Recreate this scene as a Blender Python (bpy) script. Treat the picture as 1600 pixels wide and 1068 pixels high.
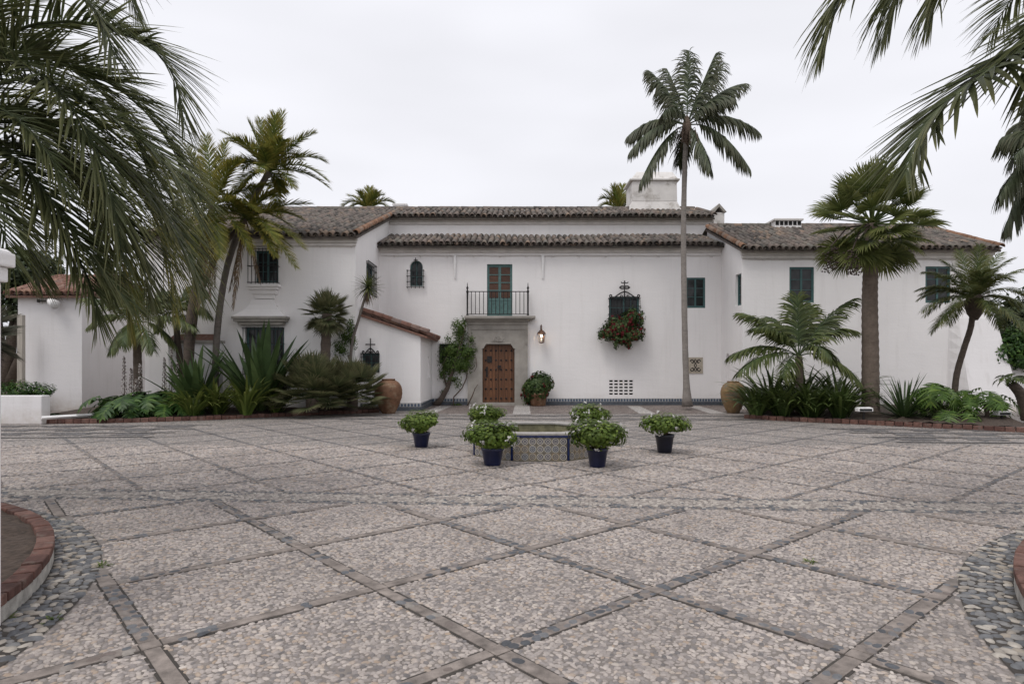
import bpy, bmesh, math, random
import numpy as np
from mathutils import Vector, Matrix

for o in list(bpy.data.objects): bpy.data.objects.remove(o, do_unlink=True)
scene = bpy.context.scene
COL = scene.collection
R = math.radians

# ------------------------------------------------------------------ camera
FPX = 1000.0          # focal length in photo pixels (1600 wide)
EYE = 1.65
HOR = 570.0           # horizon row (rise-shift lens)
cam_d = bpy.data.cameras.new('camera')
cam = bpy.data.objects.new('camera', cam_d); COL.objects.link(cam)
cam.location = (0, 0, EYE); cam.rotation_euler = (R(90), 0, 0)
cam_d.sensor_width = 36.0; cam_d.lens = FPX / 1600 * 36
cam_d.shift_y = (HOR - 534.0) / 1600
cam_d.clip_start = 0.05; cam_d.clip_end = 2000
scene.camera = cam
scene.render.resolution_x = 1024; scene.render.resolution_y = 683

# ------------------------------------------------------------------ sky, sun, exposure
SUN_EL, SUN_AZ = 60.0, -38.0          # overcast: a broad soft sun, high, from the left behind the camera
world = bpy.data.worlds.new('World'); scene.world = world; world.use_nodes = True
wn = world.node_tree; wn.nodes.clear()
wo = wn.nodes.new('ShaderNodeOutputWorld'); bg = wn.nodes.new('ShaderNodeBackground')
sky = wn.nodes.new('ShaderNodeTexSky'); sky.sky_type = 'NISHITA'; sky.sun_disc = False
sky.sun_elevation = R(SUN_EL); sky.sun_rotation = R(180 + SUN_AZ); sky.dust_density = 4.0; sky.air_density = 1.0
hs = wn.nodes.new('ShaderNodeHueSaturation'); hs.inputs['Saturation'].default_value = 0.25
wn.links.new(sky.outputs[0], hs.inputs['Color'])
tc = wn.nodes.new('ShaderNodeTexCoord')
sep = wn.nodes.new('ShaderNodeSeparateXYZ'); wn.links.new(tc.outputs['Generated'], sep.inputs[0])
ramp = wn.nodes.new('ShaderNodeMapRange'); wn.links.new(sep.outputs[2], ramp.inputs[0])
ramp.inputs[1].default_value = 0.0; ramp.inputs[2].default_value = 1.0
ramp.inputs[3].default_value = 0.98; ramp.inputs[4].default_value = 1.30   # overcast: zenith brighter
nz = wn.nodes.new('ShaderNodeTexNoise'); nz.inputs['Scale'].default_value = 1.6; nz.inputs['Detail'].default_value = 3
mp = wn.nodes.new('ShaderNodeMapping'); mp.inputs['Scale'].default_value = (1, 1, 3.4)
wn.links.new(tc.outputs['Generated'], mp.inputs[0]); wn.links.new(mp.outputs[0], nz.inputs['Vector'])
nr = wn.nodes.new('ShaderNodeMapRange'); wn.links.new(nz.outputs[0], nr.inputs[0])
nr.inputs[1].default_value = 0.3; nr.inputs[2].default_value = 0.7; nr.inputs[3].default_value = 0.90; nr.inputs[4].default_value = 1.09
mu = wn.nodes.new('ShaderNodeMath'); mu.operation = 'MULTIPLY'
wn.links.new(ramp.outputs[0], mu.inputs[0]); wn.links.new(nr.outputs[0], mu.inputs[1])
vm = wn.nodes.new('ShaderNodeVectorMath'); vm.operation = 'SCALE'; vm.inputs[0].default_value = (7.75, 7.78, 8.25)
wn.links.new(mu.outputs[0], vm.inputs['Scale'])
mx = wn.nodes.new('ShaderNodeMix'); mx.data_type = 'RGBA'; mx.inputs[0].default_value = 0.92
wn.links.new(hs.outputs[0], mx.inputs[6]); wn.links.new(vm.outputs[0], mx.inputs[7])
wn.links.new(mx.outputs[2], bg.inputs['Color']); bg.inputs['Strength'].default_value = 0.1
wn.links.new(bg.outputs[0], wo.inputs[0])
sd = bpy.data.lights.new('sun', 'SUN'); sd.energy = 1.15; sd.angle = R(24); sd.color = (1.0, 0.96, 0.91)
sun = bpy.data.objects.new('sun', sd); COL.objects.link(sun)
# light travels from (left, behind camera, above) into the scene
el, az = R(SUN_EL), R(SUN_AZ)
sdir = Vector((math.sin(az) * math.cos(el), -math.cos(az) * math.cos(el), math.sin(el)))
sun.rotation_euler = sdir.to_track_quat('Z', 'Y').to_euler(); sun.location = (-10, -10, 30)
vs = scene.view_settings; vs.view_transform = 'Standard'; vs.look = 'None'; vs.exposure = 0.14; vs.gamma = 1.0
vs.use_curve_mapping = False

# ------------------------------------------------------------------ helpers
rng = np.random.default_rng(7)
random.seed(7)
def at(px, py, Y):
    return Vector(((px - 800) * Y / FPX, Y, EYE - (py - HOR) * Y / FPX))
def gnd(px, py):
    Y = EYE * FPX / (py - HOR); return Vector(((px - 800) * Y / FPX, Y, 0))
def XX(px, Y): return (px - 800) * Y / FPX
def ZZ(py, Y): return EYE - (py - HOR) * Y / FPX

def link(o, parent=None):
    COL.objects.link(o)
    if parent is not None: o.parent = parent
    return o
def tag(o, label=None, cat=None, group=None, kind=None):
    if label: o['label'] = label
    if cat: o['category'] = cat
    if group: o['group'] = group
    if kind: o['kind'] = kind
    return o
def thing(name, label, cat, loc=(0, 0, 0), rz=0.0, group=None):
    o = bpy.data.objects.new(name, None); o.empty_display_size = 0.2
    link(o); o.location = loc; o.rotation_euler = (0, 0, rz)
    return tag(o, label, cat, group)
def mesh_np(name, V, F, mat, smooth=False, attr=None):
    """V (n,3) array, F list of (m,k) int arrays"""
    V = np.asarray(V, dtype=np.float64)
    Fs = [np.asarray(f, dtype=np.int64) for f in (F if isinstance(F, list) else [F]) if len(f)]
    me = bpy.data.meshes.new(name)
    me.vertices.add(len(V)); me.vertices.foreach_set('co', V.astype(np.float32).ravel())
    nl = sum(f.size for f in Fs); npoly = sum(len(f) for f in Fs)
    me.loops.add(nl); me.polygons.add(npoly)
    me.loops.foreach_set('vertex_index', np.concatenate([f.ravel() for f in Fs]).astype(np.int32))
    tot = np.concatenate([np.full(len(f), f.shape[1]) for f in Fs])
    st = np.concatenate([[0], np.cumsum(tot)[:-1]])
    me.polygons.foreach_set('loop_start', st.astype(np.int32))
    me.polygons.foreach_set('loop_total', tot.astype(np.int32))
    if smooth: me.polygons.foreach_set('use_smooth', np.ones(npoly, dtype=bool))
    if attr is not None:
        a = me.attributes.new('tip', 'FLOAT', 'POINT'); a.data.foreach_set('value', np.asarray(attr, dtype=np.float32))
    me.update(calc_edges=True)
    if mat is not None: me.materials.append(mat)
    return me
class MB:
    """collects boxes, tubes, lathes; build() links them as one mesh object"""
    def __init__(s): s.v = []; s.f = []
    def add(s, vs_, fs_):
        n = len(s.v); s.v.extend([tuple(v) for v in vs_]); s.f.extend([tuple(i + n for i in f) for f in fs_]); return s
    def box(s, x0, x1, y0, y1, z0, z1):
        x0, x1 = sorted((x0, x1)); y0, y1 = sorted((y0, y1)); z0, z1 = sorted((z0, z1))
        return s.add([(x0,y0,z0),(x1,y0,z0),(x1,y1,z0),(x0,y1,z0),(x0,y0,z1),(x1,y0,z1),(x1,y1,z1),(x0,y1,z1)],
                     [(0,3,2,1),(4,5,6,7),(0,1,5,4),(1,2,6,5),(2,3,7,6),(3,0,4,7)])
    def frustum(s, r0, z0, r1, z1):
        """r = (x0,x1,y0,y1) at z0 and z1"""
        a, b = r0, r1
        return s.add([(a[0],a[2],z0),(a[1],a[2],z0),(a[1],a[3],z0),(a[0],a[3],z0),(b[0],b[2],z1),(b[1],b[2],z1),(b[1],b[3],z1),(b[0],b[3],z1)],
                     [(0,3,2,1),(4,5,6,7),(0,1,5,4),(1,2,6,5),(2,3,7,6),(3,0,4,7)])
    def tube(s, pts, rad, seg=6, cap=True):
        pts = [Vector(p) for p in pts]; n = len(pts)
        rad = [rad] * n if not hasattr(rad, '__len__') else rad
        up = None; vs_ = []; fs_ = []
        for i, p in enumerate(pts):
            t = (pts[min(i + 1, n - 1)] - pts[max(i - 1, 0)]).normalized()
            if up is None:
                a = Vector((0, 0, 1)) if abs(t.z) < 0.9 else Vector((1, 0, 0)); up = t.cross(a).normalized()
            up = (up - t * up.dot(t)); up = up.normalized() if up.length > 1e-6 else t.orthogonal().normalized()
            b = t.cross(up)
            for k in range(seg):
                a = 2 * math.pi * k / seg; vs_.append(p + (up * math.cos(a) + b * math.sin(a)) * rad[i])
        for i in range(n - 1):
            for k in range(seg):
                k2 = (k + 1) % seg; fs_.append((i*seg+k, i*seg+k2, (i+1)*seg+k2, (i+1)*seg+k))
        if cap: fs_.append(tuple(range(seg - 1, -1, -1))); fs_.append(tuple((n-1)*seg + k for k in range(seg)))
        return s.add(vs_, fs_)
    def lathe(s, prof, seg=24, c=(0, 0, 0), cap_top=False, cap_bot=True):
        vs_ = []; fs_ = []
        for r, z in prof:
            for k in range(seg):
                a = 2 * math.pi * k / seg; vs_.append((c[0] + r * math.cos(a), c[1] + r * math.sin(a), c[2] + z))
        for i in range(len(prof) - 1):
            for k in range(seg):
                k2 = (k + 1) % seg; fs_.append((i*seg+k, i*seg+k2, (i+1)*seg+k2, (i+1)*seg+k))
        if cap_bot: fs_.append(tuple(range(seg - 1, -1, -1)))
        if cap_top: fs_.append(tuple((len(prof)-1)*seg + k for k in range(seg)))
        return s.add(vs_, fs_)
    def prism(s, poly, z0, z1):
        n = len(poly)
        vs_ = [(p[0], p[1], z0) for p in poly] + [(p[0], p[1], z1) for p in poly]
        fs_ = [tuple(range(n - 1, -1, -1)), tuple(range(n, 2 * n))] + [(i, (i+1) % n, n + (i+1) % n, n + i) for i in range(n)]
        return s.add(vs_, fs_)
    def mapped(s, fn): s.v = [tuple(fn(*v)) for v in s.v]; return s
    def mesh(s, name, mat, smooth=False):
        me = bpy.data.meshes.new(name); me.from_pydata(s.v, [], s.f)
        if smooth: me.polygons.foreach_set('use_smooth', [True] * len(me.polygons))
        if mat is not None: me.materials.append(mat)
        me.update(); return me
    def build(s, name, mat, parent=None, smooth=False, bevel=0.0):
        me = s.mesh(name, mat, smooth)
        if bevel > 0:
            bm = bmesh.new(); bm.from_mesh(me)
            ed = [e for e in bm.edges if len(e.link_faces) == 2 and e.calc_face_angle(0) > 0.6]
            bmesh.ops.bevel(bm, geom=ed, offset=bevel, segments=2, affect='EDGES', profile=0.6); bm.to_mesh(me); bm.free()
        if smooth or bevel > 0:
            bm = bmesh.new(); bm.from_mesh(me); bmesh.ops.recalc_face_normals(bm, faces=bm.faces); bm.to_mesh(me); bm.free()
        return link(bpy.data.objects.new(name, me), parent)
def obj(name, me, parent=None, loc=(0, 0, 0), rot=(0, 0, 0), sc=(1, 1, 1)):
    o = bpy.data.objects.new(name, me); link(o, parent); o.location = loc; o.rotation_euler = rot
    o.scale = sc if hasattr(sc, '__len__') else (sc, sc, sc); return o

# ------------------------------------------------------------------ materials
def _mat(name):
    m = bpy.data.materials.new(name); m.use_nodes = True; nt = m.node_tree
    b = nt.nodes['Principled BSDF']; return m, nt, b
def N(nt, t, **kw):
    n = nt.nodes.new(t)
    for k, v in kw.items():
        if hasattr(n, k) and k not in n.inputs: setattr(n, k, v)
        else: n.inputs[k].default_value = v
    return n
def mapped_coord(nt, scale=(1, 1, 1), world_space=True):
    if world_space:
        g = nt.nodes.new('ShaderNodeNewGeometry'); out = g.outputs['Position']
    else:
        g = nt.nodes.new('ShaderNodeTexCoord'); out = g.outputs['Object']
    m = nt.nodes.new('ShaderNodeMapping'); m.inputs['Scale'].default_value = scale
    nt.links.new(out, m.inputs[0]); return m.outputs[0]
def ramp_node(nt, fac, stops):
    r = nt.nodes.new('ShaderNodeValToRGB'); nt.links.new(fac, r.inputs[0])
    e = r.color_ramp.elements
    while len(e) < len(stops): e.new(0.5)
    for i, (p, c) in enumerate(stops):
        e[i].position = p; e[i].color = (*c, 1) if len(c) == 3 else c
    return r.outputs[0]
def mixc(nt, fac, a, b, mode='MIX'):
    m = nt.nodes.new('ShaderNodeMix'); m.data_type = 'RGBA'; m.blend_type = mode
    for i, x in ((0, fac), (6, a), (7, b)):
        if isinstance(x, (int, float)): m.inputs[i].default_value = x
        elif isinstance(x, (tuple, list)): m.inputs[i].default_value = (*x, 1)
        else: nt.links.new(x, m.inputs[i])
    return m.outputs[2]
def rnd_value(nt):
    """a random number for each object and each loose piece"""
    oi = nt.nodes.new('ShaderNodeObjectInfo'); g = nt.nodes.new('ShaderNodeNewGeometry')
    a = nt.nodes.new('ShaderNodeMath'); a.operation = 'ADD'
    nt.links.new(oi.outputs['Random'], a.inputs[0]); nt.links.new(g.outputs['Random Per Island'], a.inputs[1])
    f = nt.nodes.new('ShaderNodeMath'); f.operation = 'FRACT'; nt.links.new(a.outputs[0], f.inputs[0]); return f.outputs[0]
def bump(nt, b, height, strength, dist=0.01, prev=None):
    n = nt.nodes.new('ShaderNodeBump'); n.inputs['Strength'].default_value = strength; n.inputs['Distance'].default_value = dist
    nt.links.new(height, n.inputs['Height'])
    if prev is not None: nt.links.new(prev, n.inputs['Normal'])
    nt.links.new(n.outputs[0], b.inputs['Normal']); return n.outputs[0]
def noise(nt, vec, scale, detail=4, rough=0.55):
    n = nt.nodes.new('ShaderNodeTexNoise'); n.inputs['Scale'].default_value = scale; n.inputs['Detail'].default_value = detail
    n.inputs['Roughness'].default_value = rough
    if vec is not None: nt.links.new(vec, n.inputs['Vector'])
    return n.outputs[0]
def M_simple(name, c, rough=0.6, var=0.12, scale=8.0, metal=0.0, bmp=0.0, bscale=40.0, spec=0.4, objsp=False):
    m, nt, b = _mat(name)
    v = mapped_coord(nt, world_space=not objsp)
    lo = tuple(x * (1 - var) for x in c); hi = tuple(min(1, x * (1 + var)) for x in c)
    col = ramp_node(nt, noise(nt, v, scale, 5), [(0.3, lo), (0.7, hi)])
    nt.links.new(col, b.inputs['Base Color'])
    b.inputs['Roughness'].default_value = rough; b.inputs['Metallic'].default_value = metal
    b.inputs['Specular IOR Level'].default_value = spec
    if bmp > 0: bump(nt, b, noise(nt, v, bscale, 4), bmp)
    return m
def M_stucco(name, c=(0.835, 0.812, 0.803), stain=0.5):
    m, nt, b = _mat(name)
    v = mapped_coord(nt)
    big = noise(nt, v, 0.55, 6, 0.6)
    col = ramp_node(nt, big, [(0.25, tuple(x * 0.94 for x in c)), (0.6, c), (0.9, tuple(min(1, x * 1.03) for x in c))])
    # streaks of old dirt running down, and splash stains low on the wall
    vs_ = mapped_coord(nt, (3.0, 3.0, 0.22))
    st = noise(nt, vs_, 1.3, 5, 0.65)
    sm = nt.nodes.new('ShaderNodeMapRange'); nt.links.new(st, sm.inputs[0]); sm.inputs[1].default_value = 0.53; sm.inputs[2].default_value = 0.78
    sm.inputs[3].default_value = 0.0; sm.inputs[4].default_value = 0.42 * stain
    col = mixc(nt, sm.outputs[0], col, (0.50, 0.47, 0.44))
    g = nt.nodes.new('ShaderNodeNewGeometry'); sp = nt.nodes.new('ShaderNodeSeparateXYZ'); nt.links.new(g.outputs['Position'], sp.inputs[0])
    lo = nt.nodes.new('ShaderNodeMapRange'); nt.links.new(sp.outputs[2], lo.inputs[0]); lo.inputs[1].default_value = 0.9; lo.inputs[2].default_value = 0.0
    lo.inputs[3].default_value = 0.0; lo.inputs[4].default_value = 1.0
    n2 = noise(nt, v, 2.2, 6, 0.7)
    mm = nt.nodes.new('ShaderNodeMath'); mm.operation = 'MULTIPLY'; nt.links.new(lo.outputs[0], mm.inputs[0]); nt.links.new(n2, mm.inputs[1])
    mr = nt.nodes.new('ShaderNodeMapRange'); nt.links.new(mm.outputs[0], mr.inputs[0]); mr.inputs[1].default_value = 0.22; mr.inputs[2].default_value = 0.65
    mr.inputs[3].default_value = 0.0; mr.inputs[4].default_value = 0.85 * stain
    col = mixc(nt, mr.outputs[0], col, (0.42, 0.36, 0.30))
    nt.links.new(col, b.inputs['Base Color']); b.inputs['Roughness'].default_value = 0.9; b.inputs['Specular IOR Level'].default_value = 0.15
    # brick-coursed wall under hand-trowelled stucco: long horizontal waves and small lumps
    vw = mapped_coord(nt, (0.8, 0.8, 4.5))
    h1 = bump(nt, b, noise(nt, vw, 1.6, 4, 0.6), 0.20, 0.03)
    bump(nt, b, noise(nt, v, 14, 5, 0.6), 0.32, 0.012, h1)
    return m
def M_leaf(name, c, c2=None, tipc=None, trans=0.25, rough=0.5, spec=0.25, nscale=3.0):
    """leaf: colour differs from leaf to leaf; optional tip colour along the 'tip' attribute"""
    m, nt, b = _mat(name)
    c2 = c2 or tuple(x * 1.7 for x in c)
    r = rnd_value(nt)
    col = ramp_node(nt, r, [(0.0, tuple(x * 0.7 for x in c)), (0.55, c), (1.0, c2)])
    nz_ = noise(nt, mapped_coord(nt), nscale, 3)
    nr_ = nt.nodes.new('ShaderNodeMapRange'); nt.links.new(nz_, nr_.inputs[0]); nr_.inputs[1].default_value = 0.3; nr_.inputs[2].default_value = 0.7
    nr_.inputs[3].default_value = 0.75; nr_.inputs[4].default_value = 1.25
    vm_ = nt.nodes.new('ShaderNodeVectorMath'); vm_.operation = 'SCALE'; nt.links.new(col, vm_.inputs[0]); nt.links.new(nr_.outputs[0], vm_.inputs['Scale'])
    col = vm_.outputs[0]
    if tipc:
        a = nt.nodes.new('ShaderNodeAttribute'); a.attribute_name = 'tip'
        mr = nt.nodes.new('ShaderNodeMath'); mr.operation = 'MULTIPLY'; nt.links.new(a.outputs['Fac'], mr.inputs[0])
        rr = nt.nodes.new('ShaderNodeMapRange'); nt.links.new(r, rr.inputs[0]); rr.inputs[3].default_value = 0.3; rr.inputs[4].default_value = 1.0
        nt.links.new(rr.outputs[0], mr.inputs[1])
        col = mixc(nt, mr.outputs[0], col, tipc)
    nt.links.new(col, b.inputs['Base Color']); b.inputs['Roughness'].default_value = rough; b.inputs['Specular IOR Level'].default_value = spec
    out = nt.nodes['Material Output']; tr = nt.nodes.new('ShaderNodeBsdfTranslucent'); nt.links.new(col, tr.inputs['Color'])
    ms = nt.nodes.new('ShaderNodeMixShader'); ms.inputs[0].default_value = trans
    nt.links.new(b.outputs[0], ms.inputs[1]); nt.links.new(tr.outputs[0], ms.inputs[2]); nt.links.new(ms.outputs[0], out.inputs['Surface'])
    return m
def M_random(name, stops, rough=0.75, nscale=30.0, namt=0.25, bmp=0.25, bscale=60.0, spec=0.3, objsp=False, lichen=None, big=0.0):
    """colour by piece (stone, tile, brick) with grain on top"""
    m, nt, b = _mat(name)
    col = ramp_node(nt, rnd_value(nt), stops)
    v = mapped_coord(nt, world_space=not objsp)
    nr_ = nt.nodes.new('ShaderNodeMapRange'); nt.links.new(noise(nt, v, nscale, 5, 0.6), nr_.inputs[0])
    nr_.inputs[1].default_value = 0.3; nr_.inputs[2].default_value = 0.7; nr_.inputs[3].default_value = 1 - namt; nr_.inputs[4].default_value = 1 + namt
    vm_ = nt.nodes.new('ShaderNodeVectorMath'); vm_.operation = 'SCALE'; nt.links.new(col, vm_.inputs[0]); nt.links.new(nr_.outputs[0], vm_.inputs['Scale'])
    col = vm_.outputs[0]
    if big:
        bb = nt.nodes.new('ShaderNodeMapRange'); nt.links.new(noise(nt, mapped_coord(nt), 0.9, 6, 0.62), bb.inputs[0]); bb.inputs[1].default_value = 0.32; bb.inputs[2].default_value = 0.68
        bb.inputs[3].default_value = 1 - big; bb.inputs[4].default_value = 1 + big * .7
        v3 = nt.nodes.new('ShaderNodeVectorMath'); v3.operation = 'SCALE'; nt.links.new(col, v3.inputs[0]); nt.links.new(bb.outputs[0], v3.inputs['Scale']); col = v3.outputs[0]
    if lichen:
        lc, lo, hi, ls = lichen
        lm = nt.nodes.new('ShaderNodeMapRange'); nt.links.new(noise(nt, v, ls, 6, 0.65), lm.inputs[0]); lm.inputs[1].default_value = lo; lm.inputs[2].default_value = hi
        col = mixc(nt, lm.outputs[0], col, lc)
    nt.links.new(col, b.inputs['Base Color']); b.inputs['Roughness'].default_value = rough; b.inputs['Specular IOR Level'].default_value = spec
    if bmp > 0: bump(nt, b, noise(nt, v, bscale, 4), bmp, 0.006)
    return m
# ------------------------------------------------------------------ palette
m_stucco = M_stucco('white_stucco')
m_stucco2 = M_stucco('white_stucco_weathered', (0.76, 0.74, 0.74), 0.9)
m_post = M_stucco('white_post_plaster', (0.80, 0.78, 0.78), 0.3)
m_trim = M_simple('cream_cornice_paint', (0.60, 0.57, 0.54), 0.8, 0.12, 3.0, bmp=0.2)
m_stone = M_simple('grey_cast_stone', (0.32, 0.298, 0.268), 0.85, 0.2, 2.5, bmp=0.35, bscale=30)
m_ochre = M_random('weathered_chimney_stucco', [(0, (0.66, 0.635, 0.61)), (1, (0.70, 0.675, 0.65))], 0.9, 3, 0.08, 0.4, 14, lichen=((0.24, 0.21, 0.17), 0.53, 0.72, 1.3))
m_teal = M_simple('teal_paint', (0.05, 0.112, 0.112), 0.5, 0.15, 6.0)
m_teal_door = M_simple('pale_teal_door_paint', (0.095, 0.18, 0.172), 0.55, 0.2, 8.0, bmp=0.2)
m_iron = M_simple('wrought_iron', (0.022, 0.020, 0.020), 0.55, 0.3, 20, metal=0.3)
m_copper = M_simple('brown_lantern_copper', (0.10, 0.05, 0.03), 0.45, 0.3, 20, metal=0.6)
m_white = M_simple('white_paint', (0.78, 0.77, 0.76), 0.6, 0.05)
m_hole = M_simple('dark_void', (0.012, 0.011, 0.011), 0.9, 0.1)
m_conduit = M_simple('cream_conduit', (0.55, 0.52, 0.50), 0.7, 0.1)
def _pane():
    m, nt, b = _mat('dark_window_glass')
    v = mapped_coord(nt)
    nt.links.new(ramp_node(nt, noise(nt, v, 2.5, 3), [(0.3, (0.012, 0.014, 0.015)), (0.75, (0.045, 0.048, 0.05))]), b.inputs['Base Color'])
    b.inputs['Roughness'].default_value = 0.06; b.inputs['Specular IOR Level'].default_value = 0.3
    bump(nt, b, noise(nt, v, 4.0, 2), 0.08, 0.01); return m
m_pane = _pane()
def _wood(name, c1, c2, scale=(26, 26, 1.6), rough=0.5):
    m, nt, b = _mat(name)
    oi = nt.nodes.new('ShaderNodeObjectInfo'); v = mapped_coord(nt, scale)
    ad = nt.nodes.new('ShaderNodeVectorMath'); ad.operation = 'ADD'; nt.links.new(v, ad.inputs[0])
    cm = nt.nodes.new('ShaderNodeCombineXYZ'); ml = nt.nodes.new('ShaderNodeMath'); ml.operation = 'MULTIPLY'; ml.inputs[1].default_value = 37.0
    nt.links.new(oi.outputs['Random'], ml.inputs[0]); nt.links.new(ml.outputs[0], cm.inputs[0]); nt.links.new(cm.outputs[0], ad.inputs[1])
    n_ = noise(nt, ad.outputs[0], 1.0, 6, 0.65)
    col = ramp_node(nt, n_, [(0.28, c1), (0.72, c2)])
    mr = nt.nodes.new('ShaderNodeMapRange'); nt.links.new(oi.outputs['Random'], mr.inputs[0]); mr.inputs[3].default_value = 0.78; mr.inputs[4].default_value = 1.2
    vm_ = nt.nodes.new('ShaderNodeVectorMath'); vm_.operation = 'SCALE'; nt.links.new(col, vm_.inputs[0]); nt.links.new(mr.outputs[0], vm_.inputs['Scale'])
    nt.links.new(vm_.outputs[0], b.inputs['Base Color']); b.inputs['Roughness'].default_value = rough
    bump(nt, b, n_, 0.3, 0.004); return m
m_door = _wood('brown_door_wood', (0.060, 0.022, 0.008), (0.185, 0.074, 0.028))
m_shutter = _wood('reddish_shutter_wood', (0.05, 0.022, 0.013), (0.15, 0.066, 0.036), (6, 6, 60))
m_board = _wood('weathered_board', (0.30, 0.27, 0.23), (0.50, 0.46, 0.40))
TILE = [(0.0, (0.068, 0.062, 0.056)), (0.3, (0.128, 0.108, 0.096)), (0.6, (0.18, 0.143, 0.123)), (0.85, (0.145, 0.135, 0.118)), (1.0, (0.25, 0.18, 0.135))]
m_tile = M_random('aged_roof_tile', TILE, 0.85, 9, 0.3, 0.4, 30, lichen=((0.19, 0.18, 0.14), 0.56, 0.72, 5.0))
m_tile_red = M_random('reddish_roof_tile', [(0.0, (0.15, 0.075, 0.055)), (0.4, (0.23, 0.125, 0.095)), (0.8, (0.20, 0.14, 0.12)), (1.0, (0.29, 0.17, 0.12))], 0.85, 9, 0.3, 0.4, 30,
                      lichen=((0.26, 0.22, 0.18), 0.58, 0.75, 6.0))
m_tile_rake = M_random('orange_verge_tile', [(0.0, (0.17, 0.095, 0.06)), (0.5, (0.27, 0.155, 0.10)), (1.0, (0.24, 0.19, 0.155))], 0.85, 9, 0.3, 0.4, 30)
m_brick = M_random('red_brick', [(0.0, (0.085, 0.042, 0.034)), (0.5, (0.13, 0.066, 0.052)), (1.0, (0.165, 0.092, 0.074))], 0.85, 14, 0.35, 0.6, 60, lichen=((0.16, 0.13, 0.11), 0.55, 0.75, 8.0))
PEB = [(0.0, (0.15, 0.138, 0.135)), (0.12, (0.235, 0.211, 0.200)), (0.35, (0.318, 0.281, 0.260)), (0.6, (0.382, 0.336, 0.307)), (0.82, (0.445, 0.393, 0.357)), (0.93, (0.34, 0.262, 0.20)), (1.0, (0.50, 0.45, 0.405))]
m_peb = M_random('mosaic_pebble', PEB, 0.7, 40, 0.18, 0.15, 120, big=0.2)
m_peb_light = M_random('cream_pebble', [(0.0, (0.20, 0.18, 0.165)), (0.4, (0.30, 0.265, 0.24)), (0.8, (0.39, 0.35, 0.31)), (1.0, (0.46, 0.42, 0.375))], 0.7, 40, 0.18, 0.15, 120)
m_peb_blue = M_random('slate_blue_stone', [(0.0, (0.06, 0.062, 0.068)), (0.35, (0.10, 0.105, 0.115)), (0.65, (0.15, 0.152, 0.158)), (0.82, (0.16, 0.13, 0.115)), (1.0, (0.27, 0.245, 0.22))], 0.6, 30, 0.2, 0.15, 90)
m_peb_big = M_random('river_stone', [(0.0, (0.09, 0.092, 0.098)), (0.35, (0.15, 0.152, 0.158)), (0.6, (0.22, 0.21, 0.20)), (0.8, (0.30, 0.26, 0.215)), (1.0, (0.42, 0.385, 0.34))], 0.6, 25, 0.2, 0.15, 80)
m_mortar = M_simple('grey_mortar', (0.205, 0.18, 0.162), 0.95, 0.3, 6.0, bmp=0.5, bscale=120)
m_joint = M_simple('dark_joint', (0.055, 0.048, 0.042), 0.95, 0.3, 10.0)
m_strip = M_simple('worn_cement_strip', (0.225, 0.192, 0.17), 0.9, 0.45, 9.0, bmp=0.9, bscale=70)
m_soil = M_simple('dark_soil', (0.066, 0.047, 0.036), 0.95, 0.5, 18.0, bmp=1.0, bscale=22)
m_earth = M_simple('bare_ground', (0.16, 0.14, 0.10), 0.95, 0.3, 2.0, bmp=0.5)
def M_cobble(name, stops, scale, mortar, wear=None):
    m, nt, b = _mat(name)
    v = mapped_coord(nt, (scale, scale, scale))
    wv = nt.nodes.new('ShaderNodeTexVoronoi'); wv.feature = 'F1'; nt.links.new(v, wv.inputs['Vector']); wv.inputs['Scale'].default_value = 1.0
    de = nt.nodes.new('ShaderNodeTexVoronoi'); de.feature = 'DISTANCE_TO_EDGE'; nt.links.new(v, de.inputs['Vector']); de.inputs['Scale'].default_value = 1.0
    sp = nt.nodes.new('ShaderNodeSeparateColor'); nt.links.new(wv.outputs['Color'], sp.inputs[0])
    col = ramp_node(nt, sp.outputs[0], stops)
    mr = nt.nodes.new('ShaderNodeMapRange'); nt.links.new(de.outputs['Distance'], mr.inputs[0]); mr.inputs[1].default_value = 0.03; mr.inputs[2].default_value = 0.16
    col = mixc(nt, mr.outputs[0], mortar, col)
    n_ = nt.nodes.new('ShaderNodeMapRange'); nt.links.new(noise(nt, mapped_coord(nt), 0.5, 5), n_.inputs[0]); n_.inputs[1].default_value = 0.3; n_.inputs[2].default_value = 0.7
    n_.inputs[3].default_value = 0.82; n_.inputs[4].default_value = 1.15
    vm_ = nt.nodes.new('ShaderNodeVectorMath'); vm_.operation = 'SCALE'; nt.links.new(col, vm_.inputs[0]); nt.links.new(n_.outputs[0], vm_.inputs['Scale'])
    nt.links.new(vm_.outputs[0], b.inputs['Base Color']); b.inputs['Roughness'].default_value = 0.8
    bump(nt, b, mr.outputs[0], 0.7, 0.01); return m
m_cob = M_cobble('pebble_mosaic_far', PEB, 17.0, (0.15, 0.14, 0.13))
m_cob_blue = M_cobble('slate_pebble_far', [(0.0, (0.08, 0.08, 0.085)), (0.6, (0.15, 0.148, 0.152)), (1.0, (0.26, 0.24, 0.225))], 13.0, (0.12, 0.105, 0.098))
m_cob_brown = M_cobble('brown_pebble_far', [(0.0, (0.12, 0.095, 0.085)), (0.6, (0.21, 0.165, 0.145)), (1.0, (0.34, 0.30, 0.27))], 14.0, (0.12, 0.10, 0.09))
m_cob_light = M_cobble('cream_pebble_far', [(0.0, (0.36, 0.34, 0.32)), (0.6, (0.48, 0.45, 0.42)), (1.0, (0.56, 0.53, 0.50))], 14.0, (0.22, 0.20, 0.19))

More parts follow.
